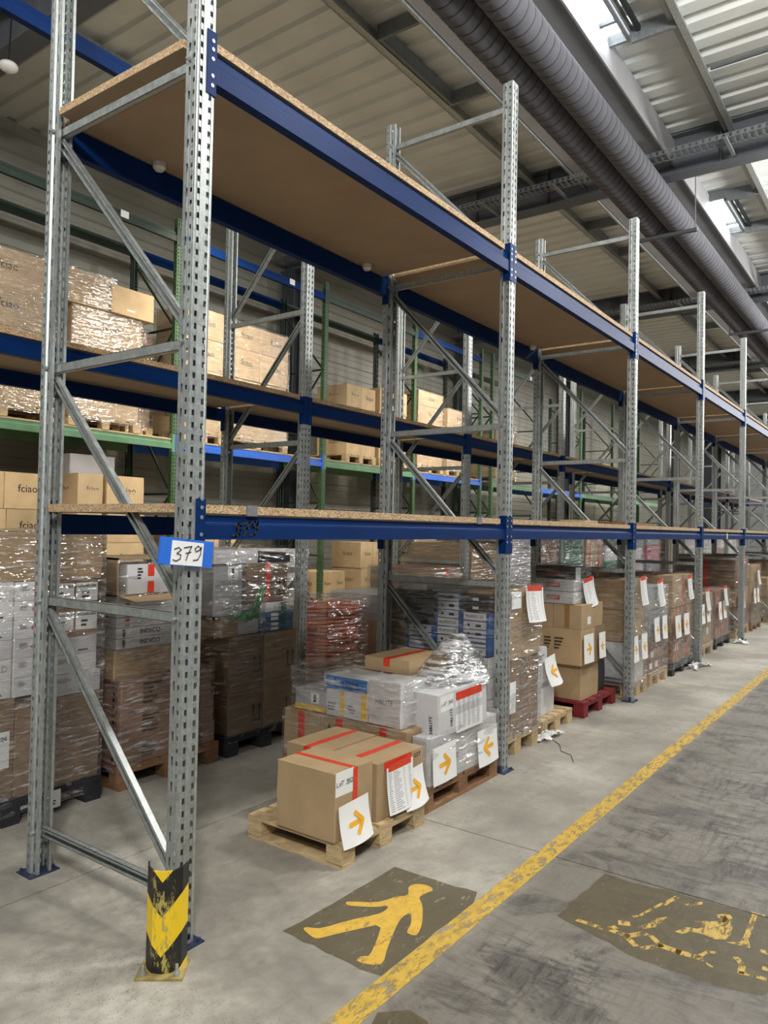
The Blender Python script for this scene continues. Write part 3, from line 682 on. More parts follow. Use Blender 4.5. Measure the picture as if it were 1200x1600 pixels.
def sheet(face, c, label, kind='arrow', dirn=1, w=.2, h=.28, tilt=0, curl=.02, group='sheets taped to the pallet loads'):
    U, V, N = FACES[face]; c = Vector(c); ca, sa = math.cos(tilt), math.sin(tilt)
    t = empty('arrow_sheet' if kind == 'arrow' else 'list_sheet', tuple(c), label, 'paper sheet', group)
    def S(a, b, d=0):      # a,b in -0.5..0.5 ; b=+.5 is the fixed top edge
        bend = curl*.45*((.5-b)**2)+curl*.3*math.sin((a+.5)*3.0)*(.5-b)
        return c+U*(a*w*ca-b*h*sa)+V*(a*w*sa+b*h*ca)+N*(.004+bend+d)
    nx, ny = 6, 8
    def patch(a0, a1, b0, b1, d, nx, ny, th=0):
        mb = MB(); vs = [S(a0+(a1-a0)*i/nx, b0+(b1-b0)*j/ny, d) for j in range(ny+1) for i in range(nx+1)]
        fs = [(j*(nx+1)+i, j*(nx+1)+i+1, (j+1)*(nx+1)+i+1, (j+1)*(nx+1)+i) for j in range(ny) for i in range(nx)]
        mb.add(vs, fs)
        if th: 
            m2 = [v-N*th for v in vs]; mb.add(m2, [f[::-1] for f in fs])
        return mb
    part('paper', patch(-.5, .5, -.5, .5, 0, nx, ny, .0008), PAPER, t, True, recalc=False)
    if kind == 'arrow':
        pts = [(-.28, -.035), (.05, -.035), (-.10, -.17), (-.04, -.22), (.24, 0), (-.04, .22), (-.10, .17), (.05, .035), (-.28, .035)]
        mb = MB(); sc = .78
        def bar_(p, q, w_=.05):
            d = Vector((q[0]-p[0], q[1]-p[1])).normalized(); n = Vector((-d.y, d.x))*w_; e = d*w_*.7
            return [(p[0]-n.x-e.x*.3, p[1]-n.y-e.y*.3), (q[0]-n.x+e.x*.3, q[1]-n.y+e.y*.3), (q[0]-n.x*.3+e.x, q[1]-n.y*.3+e.y), (q[0]+n.x*.3+e.x, q[1]+n.y*.3+e.y), (q[0]+n.x+e.x*.3, q[1]+n.y+e.y*.3), (p[0]+n.x-e.x*.3, p[1]+n.y-e.y*.3), (p[0]+n.x*.3-e.x, p[1]+n.y*.3-e.y), (p[0]-n.x*.3-e.x, p[1]-n.y*.3-e.y)]
        tris = [bar_((-.22, 0), (.2, 0)), bar_((-.02, .2), (.2, 0)), bar_((-.02, -.2), (.2, 0))]
        for k_, q in enumerate(tris): mb.add([S(dirn*a, b*w/h-.02, .0012+.0003*k_+curl*.035) for a, b in q], [tuple(range(8))])
        part('arrow', mb, ARROWM, t, recalc=False)
    else:
        part('orange_tape', patch(-.44, .42, .40, .56, .0015, 3, 2, .001), TAPE, t, recalc=False)
        mb = MB(); rnd = random.Random(int(c.y*100))
        for k in range(18):
            b = .36-k*.046
            for a0, a1 in ((-.44, -.3), (-.26, .05), (.1, .16), (.3, .42)):
                a2 = a0+(a1-a0)*rnd.uniform(.5, 1); mb.add([S(a0, b, .0012), S(a2, b, .0012), S(a2, b-.02, .0012), S(a0, b-.02, .0012)], [(0, 1, 2, 3)])
        part('print', mb, plain('table_ink', (186, 186, 190), .7, 0, .05), t, recalc=False)
    return t
def film(x0, x1, y0, y1, z0, z1, label, mat=None, n=14, amp=.012, seed=0, group='stretch film wraps', top=True, fn=None):
    """crinkled open-bottomed skin of stretch film round a load"""
    from mathutils import noise as nz
    mat = mat or FILM; mb = MB(); g = .008
    x0 -= g; x1 += g; y0 -= g; y1 += g; z1 += g
    def sheetgrid(P, a, b):
        base = len(mb.v)
        for j in range(b+1):
            for i in range(a+1):
                p, nn = P(i/a, j/b); p = Vector(p); tl = p.z+.12*nz.noise(p*1.5+Vector((seed, 2, 1)))+.1*(p.x+p.y)*math.sin(seed); k = nz.noise(Vector((p.x*4, p.y*4, tl*26+seed)))*amp*.8+nz.noise(Vector((p.x*9+seed, p.y*9, tl*55)))*amp*.3+nz.noise(p*7+Vector((seed, 0, 0)))*amp*.6
                q = Vector(p)+Vector(nn)*(k+amp*.6)
                if fn: q = Vector(fn(*q))
                mb.v.append(tuple(q))
        for j in range(b):
            for i in range(a): s = base+j*(a+1)+i; mb.f.append((s, s+1, s+a+2, s+a+1)); mb.m.append(0)
    sheetgrid(lambda u, v: ((x1, y0+(y1-y0)*u, z0+(z1-z0)*v), (1, 0, 0)), n, n*3)
    sheetgrid(lambda u, v: ((x0+(x1-x0)*u, y0, z0+(z1-z0)*v), (0, -1, 0)), n, n*3)
    if top: sheetgrid(lambda u, v: ((x0+(x1-x0)*u, y0+(y1-y0)*v, z1), (0, 0, 1)), n*2, n*2)
    sheetgrid(lambda u, v: ((x0+(x1-x0)*u, y1, z0+(z1-z0)*v), (0, 1, 0)), 4, 6)
    sheetgrid(lambda u, v: ((x0, y0+(y1-y0)*u, z0+(z1-z0)*v), (-1, 0, 0)), 4, 6)
    return thing('stretch_film', mb, mat, ((x0+x1)/2, (y0+y1)/2, z0), label, 'plastic film', group, smooth=True)

# ---- load 1: three plain cartons on the small pale pallet
pallet(-.58, .07, .95, 1.70, WOOD, 'small pale pallet nearest the camera carrying three plain cartons', h=.125, nd=5)
a = carton(-.36, .04, .93, 1.24, .128, .465, CARD, 'plain brown carton with paper reading LOT 352 on the first pallet', tape=('x',), tw=.035, seam='x')
plate_on(a, 'paper_note', '+x', (.039, 1.0, .41), .14, .12, PAPER); scribble(a, 'LOT 352', '+x', (.041, 1.0, .412), .022, wd=.14, adv=.85, name='handwriting')
b = carton(-.30, .04, 1.28, 1.73, .128, .43, CARD, 'brown carton with red tape and list sheet, aisle side of the first pallet', tape=('y',), tw=.045)
lines(b, '+x', (.038, 1.66, .40), .07, .03, 2, BROWNINK, cols=3)
c = carton(-.62, -.305, 1.28, 1.73, .128, .435, CARD, 'brown carton with red tape at the back of the first pallet', tape=('y',), tw=.045)
sheet('+x', (.045, 1.07, .205), 'arrow sheet leaning on the LOT 352 carton, pointing right', 'arrow', 1, .24, .205, .05, .07)
sheet('+x', (.05, 1.47, .275), 'printed list under orange tape on the first pallet', 'list', 1, .25, .25, .03, .05)
sheet('+x', (.045, 1.60, .235), 'half hidden arrow sheet behind the list sheet of the first pallet', 'arrow', 1, .22, .2, .08, .08)
plate_on(b, 'orange_tape', '+x', (.0395, 1.47, .405), .26, .045, TAPE)

# ---- load 2: wrapped mixed load
pallet(-1.14, 0, 1.80, 2.73, WOODD, 'brown wrapped pallet under the white light fitting cartons', along='y', nd=6)
for i, (xa, xb) in enumerate(((-1.15, -.83), (-.83, -.5), (-.5, -.14))):
    q = carton(xa, xb, 1.82, 2.28, .147, .455, CARD, f'brown carton with orange tape of the second load, {("left", "middle", "right")[i]} one facing camera', tape=('vy',), tw=.055)
    if i == 1: up_arrows(q, '-y', (-.72, 1.82, .36), .09)
    carton(xa, xb, 2.29, 2.72, .147, .455, CARD, f'brown carton in the back of the wrapped second load, {("left", "middle", "right")[i]} one')
for i, (ya, yb) in enumerate(((1.86, 2.29), (2.29, 2.71))):
    q = carton(-.13, .0, ya, yb, .147, .43, WHITEC, f'flat white carton on edge at the front of the second pallet, {("nearer", "farther")[i]} one')
    lines(q, '+x', (0, (ya+yb)/2+.1, .27), .06, .04, 2, GREYINK)
q = carton(-1.08, -.81, 1.85, 2.12, .46, .60, GREYC, 'grey carton with yellow lower edge, left end of the second load'); plate_on(q, 'yellow_band', '-y', (-.945, 1.849, .478), .262, .035, YELM); plate_on(q, 'picture', '-y', (-.9, 1.849, .545), .07, .07, PAPER); plate_on(q, 'picture_mark', '-y', (-.9, 1.847, .545), .022, .05, BROWNINK)
q = carton(-.80, -.46, 1.84, 2.14, .46, .72, WHITEC, 'white carton with blue top band and yellow stripes, middle of the second load')
plate_on(q, 'blue_band', '-y', (-.63, 1.841, .675), .336, .085, plain('label_blue', (36, 120, 190), .4)); plate_on(q, 'yellow_stripe', '-y', (-.66, 1.841, .55), .035, .16, YELM); plate_on(q, 'yellow_stripe', '-y', (-.485, 1.841, .55), .045, .17, YELM)
text_on(q, 'Gas & Heating', '-y', (-.63, 1.8385, .692), .034, INK); text_on(q, 'Gas & Heating', '-y', (-.63, 1.8385, .656), .034, INK)
lines(q, '-y', (-.74, 1.842, .52), .08, .06, 3, GREYINK); lines(q, '-y', (-.57, 1.842, .52), .08, .06, 3, GREYINK)
q = carton(-.455, -.20, 1.84, 2.14, .46, .73, WHITEC, 'white carton with dark lettering at the corner of the second load'); text_on(q, 'H&LITE', '-y', (-.33, 1.84, .605), .042); text_on(q, 'H&LITE', '+x', (-.199, 2.05, .57), .045, rot=math.pi/2, bold=1)
carton(-.455, -.20, 2.15, 2.45, .46, .73, WHITEC, 'white carton just behind the lettered corner carton'); carton(-.80, -.46, 2.15, 2.5, .46, .70, GREYC, 'grey white carton under the film in the second load'); carton(-1.08, -.81, 2.14, 2.5, .46, .66, WHITEC, 'white carton at the far left back of the second load')
q = carton(-.70, -.33, 2.12, 2.60, .73, .82, CARD, 'flat brown carton with red tape lying on top of the second load', tape=('y',), tw=.05)
# tilted front carton
q = carton(-.20, .02, 1.98, 2.50, .425, .69, WHITEC, 'tilted white carton with paper reading LOT 345 at front of second load')
plate_on(q, 'paper_note', '+x', (.019, 2.07, .625), .13, .10, PAPER); scribble(q, 'LOT 345', '+x', (.021, 2.07, .628), .02, plain('green_ink', (50, 110, 70), .6), wd=.14, adv=.85)
plate_on(q, 'list_sheet', '+x', (.019, 2.30, .54), .29, .25, PAPER); plate_on(q, 'orange_tape', '+x', (.0205, 2.30, .645), .28, .05, TAPE); lines(q, '+x', (.02, 2.30, .53), .25, .19, 18, MATS['table ink'] if 'table ink' in MATS else plain('table_ink', (176, 176, 182), .7, 0, .05), cols=5, fill=.35)
text_on(q, 'H&LITE', '+x', (.019, 2.11, .53), .035, rot=math.pi/2, bold=1); text_on(q, 'H&LITE', '-y', (-.04, 1.98, .5), .035, rot=math.pi/2, bold=1)
q.rotation_euler = (math.radians(4), 0, math.radians(-6))
sheet('+x', (.012, 2.0, .265), 'arrow sheet pointing right on the second pallet load', 'arrow', 1, .27, .225, .02, .02)
sheet('+x', (.012, 2.55, .25), 'arrow sheet pointing left on the second pallet load', 'arrow', -1, .27, .235, .03, .03)
film(-1.145, .0, 1.825, 2.71, .147, .45, 'film skin round the lower cartons of the second load', n=22, seed=3, top=False)
film(-1.08, -.2, 1.84, 2.5, .44, .735, 'shiny crumpled film over the upper white cartons of the second load', FILMH, n=30, amp=.02, seed=5)
# torn film tent
mb = MB(); rn = random.Random(4); rows = 12; seg = 20
from mathutils import noise as nz
for j in range(rows+1):
    f = j/rows
    for k in range(seg):
        a_ = 2*math.pi*k/seg; r = .27*(1-f)**.8+.03; p = Vector((-.2+r*math.cos(a_)*.8-.02*f, 2.42+r*math.sin(a_)*1.2+.12*f, .68+.30*f))
        p += Vector((nz.noise(p*14), nz.noise(p*14+Vector((5, 0, 0))), nz.noise(p*14+Vector((0, 9, 0)))*.4))*.035; mb.v.append(tuple(p))
for j in range(rows):
    for k in range(seg): s_ = j*seg+k; e_ = j*seg+(k+1) % seg; mb.f.append((s_, e_, e_+seg, s_+seg)); mb.m.append(0)
thing('film_tent', mb, FILMT, (-.22, 2.46, .7), 'peaked torn tent of clear film standing up on the second load', 'plastic film', smooth=True)

# ---- load 3: tall brown wrapped stack with printed boxes on its near side
pallet(-1.15, -.12, 2.94, 3.66, WOOD, 'pale pallet under the tall brown stack right of the second post')
for r in range(2):
    for cidx, (ya, yb) in enumerate(((3.06, 3.33), (3.33, 3.65))):
        carton(-.52, -.12, ya, yb, .147+r*.285, .43+r*.285, CARDD, f'wrapped brown carton of the tall third stack, {("bottom", "second")[r]} row, {("nearer", "farther")[cidx]}', tape=('x',), tapemat=CLEARTAPE)
carton(-.52, -.11, 3.06, 3.65, .72, 1.0, CARD, 'wide brown carton in the tall third stack, upper middle'); carton(-.52, -.11, 3.06, 3.64, 1.0, 1.235, CARD, 'brown carton at the top of the tall third stack')
rowz = .76; hh = .0635
def prn(x0, x1, y0, y1, z0, z1, mat, label, txt=None, plate=True):
    q = carton(x0, x1, y0, y1, z0, z1, mat, label, 'flat printed cartons in the third stack', flap=False, name='flat_carton')
    if plate:
        plate_on(q, 'label_panel', '-y', ((x0+x1)/2, y0+.001, (z0+z1)/2), (x1-x0)*.78, (z1-z0)*.86, WHITEC if mat is BLUEC else PAPER)
        if txt: text_on(q, txt, '-y', ((x0+x1)/2, y0-.002, (z0+z1)/2), .03)
        else:
            plate_on(q, 'print', '-y', ((x0+x1)/2-.05, y0-.001, (z0+z1)/2), .018, .018, INK); plate_on(q, 'print', '-y', ((x0+x1)/2+.03, y0-.001, (z0+z1)/2), .045, .02, INK)
    return q
for k in range(7):
    z0 = rowz+k*hh; w_ = ORD[k]
    prn(-.66, -.43, 2.95, 3.3, z0, z0+hh, BLUEC, f'blue carton with white label, middle column, {w_} from the bottom', 'PLAFISO.20' if k in (2, 3) else None)
    if k < 5: prn(-.425, -.185, 2.93, 3.045, z0, z0+hh, BLUEC, f'blue carton with white label, right column, {w_} from the bottom', 'PLAFISO.20' if k in (0, 1, 4) else None)
    else:
        q = carton(-.43, -.18, 2.93, 3.045, z0, z0+hh, BLACKC, f'black flat carton on the right column of the third stack, {("lower", "upper")[k-5]}', flap=False); plate_on(q, 'label_panel', '-y', (-.3, 2.931, z0+.032), .05, .02, WHITEC)
    if k < 3: prn(-.92, -.665, 2.95, 3.3, z0, z0+hh, BLUEC, f'blue carton with white label, left column, {w_} from the bottom')
    else:
        q = carton(-.94, -.665, 2.95, 3.3, z0, z0+hh, BLACKC, f'black flat carton in the left column of the third stack, {w_} from the bottom', flap=False); plate_on(q, 'label_panel', '-y', (-.78, 2.951, z0+.032), .05, .02, WHITEC)
carton(-1.12, -.945, 2.98, 3.3, .76, 1.2, CARDD, 'dark brown carton beside the black printed cartons'); carton(-1.0, -.75, 2.96, 3.25, 1.206, 1.26, WHITEC, 'thin white carton on top of the black cartons'); carton(-.7, -.45, 2.96, 3.25, 1.206, 1.255, GREYC, 'thin grey carton on top of the blue cartons')
for r in range(4):
    prn(-.42, -.185, 2.93, 3.045, .147+r*.153, .147+(r+1)*.153-.004, WHITEC, f'white carton with black square mark in the third stack, {ORD[r]} from the bottom')
    prn(-.70, -.43, 2.95, 3.3, .147+r*.153, .147+(r+1)*.153-.004, WHITEC, f'icon carton, middle of the third stack, {ORD[r]} from bottom')
    prn(-1.0, -.71, 2.95, 3.3, .147+r*.153, .147+(r+1)*.153-.004, WHITEC, f'icon carton, left of the third stack, {ORD[r]} from bottom')
film(-1.13, -.11, 2.93, 3.65, .12, 1.262, 'clear film wrapped round the tall third stack', n=26, seed=9)
sheet('+x', (-.085, 3.47, 1.115), 'list sheet under orange tape hanging on the tall third stack', 'list', 1, .31, .26, -.04, .08)
s_ = put('paper_note', MB().box(-.098, -.096, 3.11, 3.27, 1.10, 1.225).mesh('paper_note', PAPER), None, label='plain white note left of the hanging list on the third stack', cat='paper sheet')
put('paper_note', MB().box(-.098, -.096, 3.1, 3.2, .33, .56).mesh('paper_note', PAPER), None, label='long white label low on the third stack beside the post', cat='paper sheet')
# ---- load 4: white cartons on a pale empty-fronted pallet
pallet(-1.15, -.17, 3.86, 4.50, WOOD, 'pale pallet with white cartons and loose film, before the red pallet', h=.12)
q = carton(-.62, -.25, 3.88, 4.28, .123, .44, WHITEC, 'white carton low on the fourth pallet'); lines(q, '+x', (-.25, 4.1, .38), .2, .05, 3)
q = carton(-.62, -.25, 3.88, 4.12, .44, .70, WHITEC, 'white carton standing on another on the fourth pallet'); lines(q, '+x', (-.25, 4.0, .62), .16, .05, 3)
carton(-1.12, -.68, 3.9, 4.45, .123, .95, CARDD, 'tall dark brown carton at the back of the fourth pallet')
sheet('+x', (-.235, 4.14, .50), 'curling arrow sheet pointing left on the white cartons', 'arrow', -1, .22, .23, .12, .13)
# ---- load 5: brown cartons on the red pallet
pallet(-1.13, -.12, 4.65, 5.50, REDW, 'dark red painted pallet under brown cartons', h=.14, group='pallets')
q = carton(-.62, -.17, 4.70, 5.14, .143, .47, CARD, 'brown carton at the bottom of the red pallet load')
q = carton(-.64, -.14, 4.62, 4.96, .47, .80, CARD, 'brown carton with arrow sheet in the red pallet load, nearer one'); lines(q, '-y', (-.4, 4.62, .66), .2, .12, 4, BROWNINK, cols=2)
carton(-.64, -.14, 4.96, 5.22, .47, .80, CARDD, 'brown carton with arrow sheet in the red pallet load, farther one'); carton(-.6, -.2, 5.16, 5.4, .143, .47, BLACKC, 'black carton at the bottom far end of the red pallet')
for i, (xa, xb) in enumerate(((-.72, -.42), (-.42, -.14))):
    q = carton(xa, xb, 4.62, 5.16, .80, 1.02, CARD, f'long brown carton under the white ones, {("left", "right")[i]} of two', tape=('vy',), tapemat=CLEARTAPE, tw=.045)
plate_on(q, 'shipping_label', '+x', (-.14, 4.80, .87), .08, .07, PAPER)
for k, (mt, tx) in enumerate(((WHITEC, 'DENSO'), (WHITEC, 'DENSO'), (BLACKC, 'DENSO'))):
    q = carton(-.60, -.22, 4.62, 4.95, 1.023+k*.115, 1.134+k*.115, mt, f'{("white", "white", "black")[k]} carton with red logo panel, {("lower", "middle", "top")[k]} one above the red pallet', flap=False)
    plate_on(q, 'logo_panel', '-y', (-.42, 4.62, 1.078+k*.115), .13, .04, plain('logo_red', (190, 40, 44), .5)); text_on(q, tx, '-y', (-.42, 4.617, 1.078+k*.115), .034, PAPER if k < 2 else INK, bold=1)
plate_on(q, 'paper_note', '+x', (-.219, 4.72, 1.30), .12, .11, PAPER)
sheet('+x', (-.20, 4.93, 1.12), 'curling list sheet under orange tape above the red pallet', 'list', 1, .27, .25, .12, .09)
sheet('+x', (-.125, 4.75, .62), 'arrow sheet pointing right above the red pallet', 'arrow', 1, .24, .26, 0, .02); sheet('+x', (-.125, 5.1, .615), 'arrow sheet pointing left above the red pallet', 'arrow', -1, .17, .24, 0, .02)
film(-.60, -.22, 4.62, 5.0, 1.02, 1.37, 'crinkled dark film round the logo cartons', n=12, seed=21)

# ---- generated loads -------------------------------------------------------
def load(nm, x0, x1, y0, y1, rows, pal, palname, seed=0, filmed=True, z=0, ph=.144, group=None, taped=None, xdeep=None, faces=True, gap=.0, overhang=.02, filmmat_=None, n=9, tapew=.05, writing=None, pgroup='pallets'):
    """rows: (height, columns, material, adjective)"""
    rn = random.Random(seed)
    if pal: pallet(x0, x1, y0, y1, pal, f'{palname} pallet under the {nm}', z=z, h=ph, nd=5, group=pgroup)
    zz = z+(ph+.002 if pal else 0); ya, yb = y0+overhang, y1-overhang; ztop = zz; out = []
    for r, (h, cols, mat, adj) in enumerate(rows):
        j = rn.uniform(-.015, .015); x1r = x1-.02+j*.5
        for c in range(cols):
            a0 = ya+(yb-ya)*c/cols; a1 = ya+(yb-ya)*(c+1)/cols
            pos = '' if cols == 1 else (', '+(('left', 'right') if cols == 2 else ('left', 'centre', 'right'))[c])
            lev = 'only' if len(rows) == 1 else ('bottom' if r == 0 else ('top' if r == len(rows)-1 else ORD[r]))
            q = carton(x1r-(xdeep or (x1-x0-.05)), x1r, a0+j, a1+j-.003, zz, zz+h-.004, mat, f'{adj} carton of the {nm}, {lev} row{pos}', group or 'cartons on pallets',
                       name='lettered_carton' if writing else ('white_carton' if mat is WHITEC else 'carton'), tape=taped, tw=tapew if taped and ('vy' in taped) else .05, tapemat=TAPE if taped else TAPE)
            if writing and mat in (CARD, CARDL, CARDD, CARDR):
                text_on(q, writing, '+x', (x1r, (a0+a1)/2+j+.03, zz+h*.55), min(.13, (a1-a0)*.26), BROWNINK if mat is not CARDL else INK)
                if rn.random() < .5: lines(q, '+x', (x1r-.001, a1+j-.08, zz+.03), .09, .015, 1, BROWNINK)
                text_on(q, writing, '-y', (x1r-.3, a0+j, zz+h*.55), .12, BROWNINK)
            elif faces:
                k = rn.randrange(4); cy_ = (a0+a1)/2+j
                if k == 0: up_arrows(q, '+x', (x1r-.001, a1+j-.07, zz+h*.45), .07)
                elif k == 1: plate_on(q, 'shipping_label', '+x', (x1r, cy_, zz+h*.5), min(.12, (a1-a0)*.5), min(.09, h*.5), PAPER)
                elif k == 2: lines(q, '+x', (x1r, cy_, zz+h*.6), (a1-a0)*.5, min(.06, h*.4), 3, BROWNINK if mat not in (WHITEC, GREYC) else GREYINK)
            out.append(q)
        zz += h
    if filmed: film(x1-.02-(xdeep or (x1-x0-.05)), x1-.01, ya-.01, yb+.01, z+ph*.5, zz, f'film wrapped round the {nm}', filmmat_, n=n, seed=seed)
    return out
B, Dk, Rd, W_, G_ = (CARD, 'brown'), (CARDD, 'dark brown'), (CARDR, 'reddish brown'), (WHITEC, 'white'), (GREYC, 'grey')
def R_(*a): return [(h, c, m[0], m[1]) for h, c, m in a]
load('sixth load right of the third post', -1.1, -.05, 5.72, 6.28, R_((.42, 2, W_), (.33, 1, B), (.31, 1, B)), WOOD, 'pale', 31)
load('seventh load of small wrapped boxes', -1.1, -.07, 6.46, 7.15, R_((.13, 3, Rd), (.13, 3, Rd), (.13, 3, Rd), (.3, 2, G_), (.26, 1, G_)), WOOD, 'pale', 32)
load('eighth load of tall cartons', -1.1, -.05, 7.28, 8.22, R_((.36, 2, Rd), (.3, 2, B), (.38, 1, B)), BLKW, 'dark', 33, taped=('vx',))
load('ninth load after the fourth post', -1.1, -.12, 8.66, 9.66, R_((.36, 2, B), (.36, 1, B)), WOOD, 'pale', 34)
load('tenth load with red stripes', -1.1, -.13, 9.86, 10.86, R_((.38, 1, Rd), (.34, 2, Rd)), BLKW, 'dark', 35, taped=('vx',))
load('eleventh load with big taped cartons', -1.1, -.15, 11.42, 12.5, R_((.36, 2, Dk), (.3, 2, B), (.28, 2, Dk), (.26, 2, Dk)), WOOD, 'grey', 36, taped=('vy', 'vx'), tapew=.08)
load('twelfth load', -1.1, -.12, 12.6, 13.5, R_((.36, 2, Dk), (.36, 2, B), (.3, 1, B)), WOODD, 'brown', 37)
load('thirteenth load', -1.1, -.12, 14.3, 15.2, R_((.36, 2, B), (.36, 2, B)), WOOD, 'pale', 38)
load('fourteenth load', -1.1, -.12, 15.4, 16.4, R_((.36, 2, Dk), (.36, 1, B), (.3, 1, B)), WOOD, 'pale', 39)
def pair(nm, x, y, z, ylist, dz=.0, w=.19):
    sheet('+x', (x, y, z), f'arrow sheet pointing right on the {nm}', 'arrow', 1, w, .26, .02, .03); sheet('+x', (x, y+w*1.6, z-.0), f'arrow sheet pointing left on the {nm}', 'arrow', -1, w, .26, -.03, .03)
    if ylist: sheet('+x', (x, ylist[0], ylist[1]), f'list sheet under orange tape on the {nm}', 'list', 1, .2, .28, ylist[2] if len(ylist) > 2 else .05, .06)
pair('sixth load right of the third post', -.03, 5.80, .50, (6.05, 1.08, .06)); pair('seventh load of small wrapped boxes', -.05, 6.62, .62, (6.75, 1.02, .14)); pair('eighth load of tall cartons', -.03, 7.42, .58, (7.95, 1.02, .06), w=.24)
pair('ninth load after the fourth post', -.10, 8.95, .60, (9.2, .78, .03)); pair('tenth load with red stripes', -.11, 10.05, .56, (10.4, .76, .03)); pair('eleventh load with big taped cartons', -.13, 11.6, .60, (11.75, .86, .04)); pair('twelfth load', -.10, 12.75, .62, (13.1, .95, .02))
pair('thirteenth load', -.10, 14.5, .6, (14.9, .78)); pair('fourteenth load', -.1, 15.6, .6, (15.9, .95))
carton(-1.05, -.45, 5.75, 6.25, 1.212, 1.30, CARDD, 'flat dark carton on top behind the third post')
carton(-.9, -.3, 6.55, 7.0, 1.105, 1.2, BLACKC, 'black flat carton above the seventh load')

# ---- middle row floor loads (behind the front row)
FX = -1.72
pallet(-2.8, FX+.02, -.32, .80, BLKW, 'dark pallet at the far left under white and brown cartons'); pallet(-2.8, FX+.02, .92, 1.74, WOODD, 'brown pallet under the carton stack behind the near frame'); pallet(-2.8, FX+.02, 1.82, 2.62, BLKW, 'black pallet under the two by two brown cartons')
LS = 'of the far left stack'
q = put('pallet_label', MB().box(FX+.025, FX+.027, .43, .53, .03, .13).mesh('pallet_label', PAPER), None, label='white barcode label on the dark far left pallet', cat='label'); lines(q, '+x', (FX+.024, .48, .07), .07, .05, 3, INK)
carton(-2.5, FX, .26, .79, .147, .66, CARDD, f'large brown carton at the base {LS}, right'); q = carton(-2.5, FX, -.30, .26, .147, .70, CARDD, f'large brown carton at the base {LS}, left'); plate_on(q, 'code_label', '+x', (FX, .13, .42), .2, .2, PAPER); text_on(q, '052451-204', '+x', (FX+.002, .13, .48), .035, bold=1); lines(q, '+x', (FX, .13, .40), .1, .05, 2, INK)
def wbox(y0, y1, z0, z1, lab, dot=True, mat=WHITEC, led=False):
    q = carton(-2.3, FX, y0, y1, z0, z1, mat, lab, 'white cartons of the far left stack', flap=False, name='white_carton')
    if dot:
        plate_on(q, 'red_dot', '+x', (FX, y0+(y1-y0)*.55, z0+(z1-z0)*.55), .02, .02, REDINK, rot=.78)
    lines(q, '+x', (FX, y0+(y1-y0)*.3, z0+(z1-z0)*.65), (y1-y0)*.3, .03, 3, GREYINK); lines(q, '+x', (FX, y0+(y1-y0)*.7, z0+.02), (y1-y0)*.25, .014, 1, INK)
    if led: text_on(q, 'LED', '+x', (FX, y1-.07, z0+(z1-z0)*.5), .05, GREYINK)
    return q
for r in range(6):
    z0 = .96+r*.0 if 0 else .70+.107*r
    wbox(-.02, .235, .703+.107*r, .703+.107*(r+1), f'white carton of the leftmost column, {ORD[r]} from bottom, far left stack', r > 1, led=r == 1)
    wbox(.238, .44, .70+.107*r, .70+.107*(r+1), f'white carton of the narrow second column, {ORD[r]} from bottom', r > 1)
wbox(.445, .79, .662, .79, 'white carton over the large brown one, right column', False); wbox(.445, .76, .79, .9, 'white carton with faint text, right column', False); wbox(.445, .76, .9, 1.0, 'white carton below the coded brown cartons', False)
for r in range(2):
    q = carton(-2.3, FX, .445, .76, 1.0+r*.17, 1.17+r*.17, CARDD, f'brown carton with two code labels, {("lower", "upper")[r]} one', flap=False)
    for k in range(2):
        plate_on(q, 'code_label', '+x', (FX, .525+k*.155, 1.095+r*.17), .14, .11, PAPER); text_on(q, '052640-204', '+x', (FX+.002, .525+k*.155, 1.13+r*.17), .025, bold=1); lines(q, '+x', (FX, .525+k*.155, 1.08+r*.17), .07, .05, 2, INK)
carton(-2.4, FX, .38, .78, 1.345, 1.62, CARD, 'wrapped brown carton on top of the far left stack, right'); carton(-2.4, FX, -.25, .37, 1.345, 1.62, CARD, 'wrapped brown carton on top of the far left stack, left')
film(-2.4, FX, -.3, .79, .05, 1.62, 'shiny film wrapped round the far left stack', FILMH, n=26, seed=41)
for (z0, z1, y1, nm_) in ((.147, .30, 1.72, 'lowest'), (.30, .48, 1.70, 'second'), (.48, .69, 1.68, 'third')):
    q = carton(-2.5, FX, .94, y1, z0, z1, CARDR, f'long reddish carton with dots and letters behind the near frame, {nm_}')
    lines(q, '+x', (FX, 1.18, (z0+z1)/2), .16, (z1-z0)*.7, 5, BROWNINK); text_on(q, 'NVIVAL', '+x', (FX, y1-.13, (z0+z1)/2), .045, BROWNINK, rot=math.pi/2)
    for k in range(3): plate_on(q, 'print_dot', '-y', (FX-.08, .941, z0+.035+k*.04), .022, .022, INK, rot=.78)
    text_on(q, 'M', '-y', (FX-.08, .94, z1-.03), .04, INK)
carton(-2.4, FX-.03, .90, 1.58, .69, .88, CARD, 'film covered brown carton under the white flat cartons')
for k in range(5):
    q = carton(-2.3, FX-.02, .91, 1.50+.0*k, .883+k*.067, .948+k*.067, WHITEC, f'white flat carton with dark end lettering, {ORD[k]} from the bottom of five', 'white flat cartons behind the near frame', flap=False)
    if k < 2: text_on(q, 'INDIGO', '+x', (FX-.02, 1.16, .915+k*.067), .045, INK, bold=1)
    for c_, (mt) in enumerate((plain('swatch_teal', (40, 130, 140), .5), YELM, plain('swatch_red', (190, 60, 50), .5))):
        if k >= 2: plate_on(q, 'colour_patch', '+x', (FX-.02, .985, .895+k*.067+c_*.018), .03, .016, mt)
        else: plate_on(q, 'end_panel', '+x', (FX-.02, .96, .915+k*.067), .02, .05, INK) if c_ == 0 else None
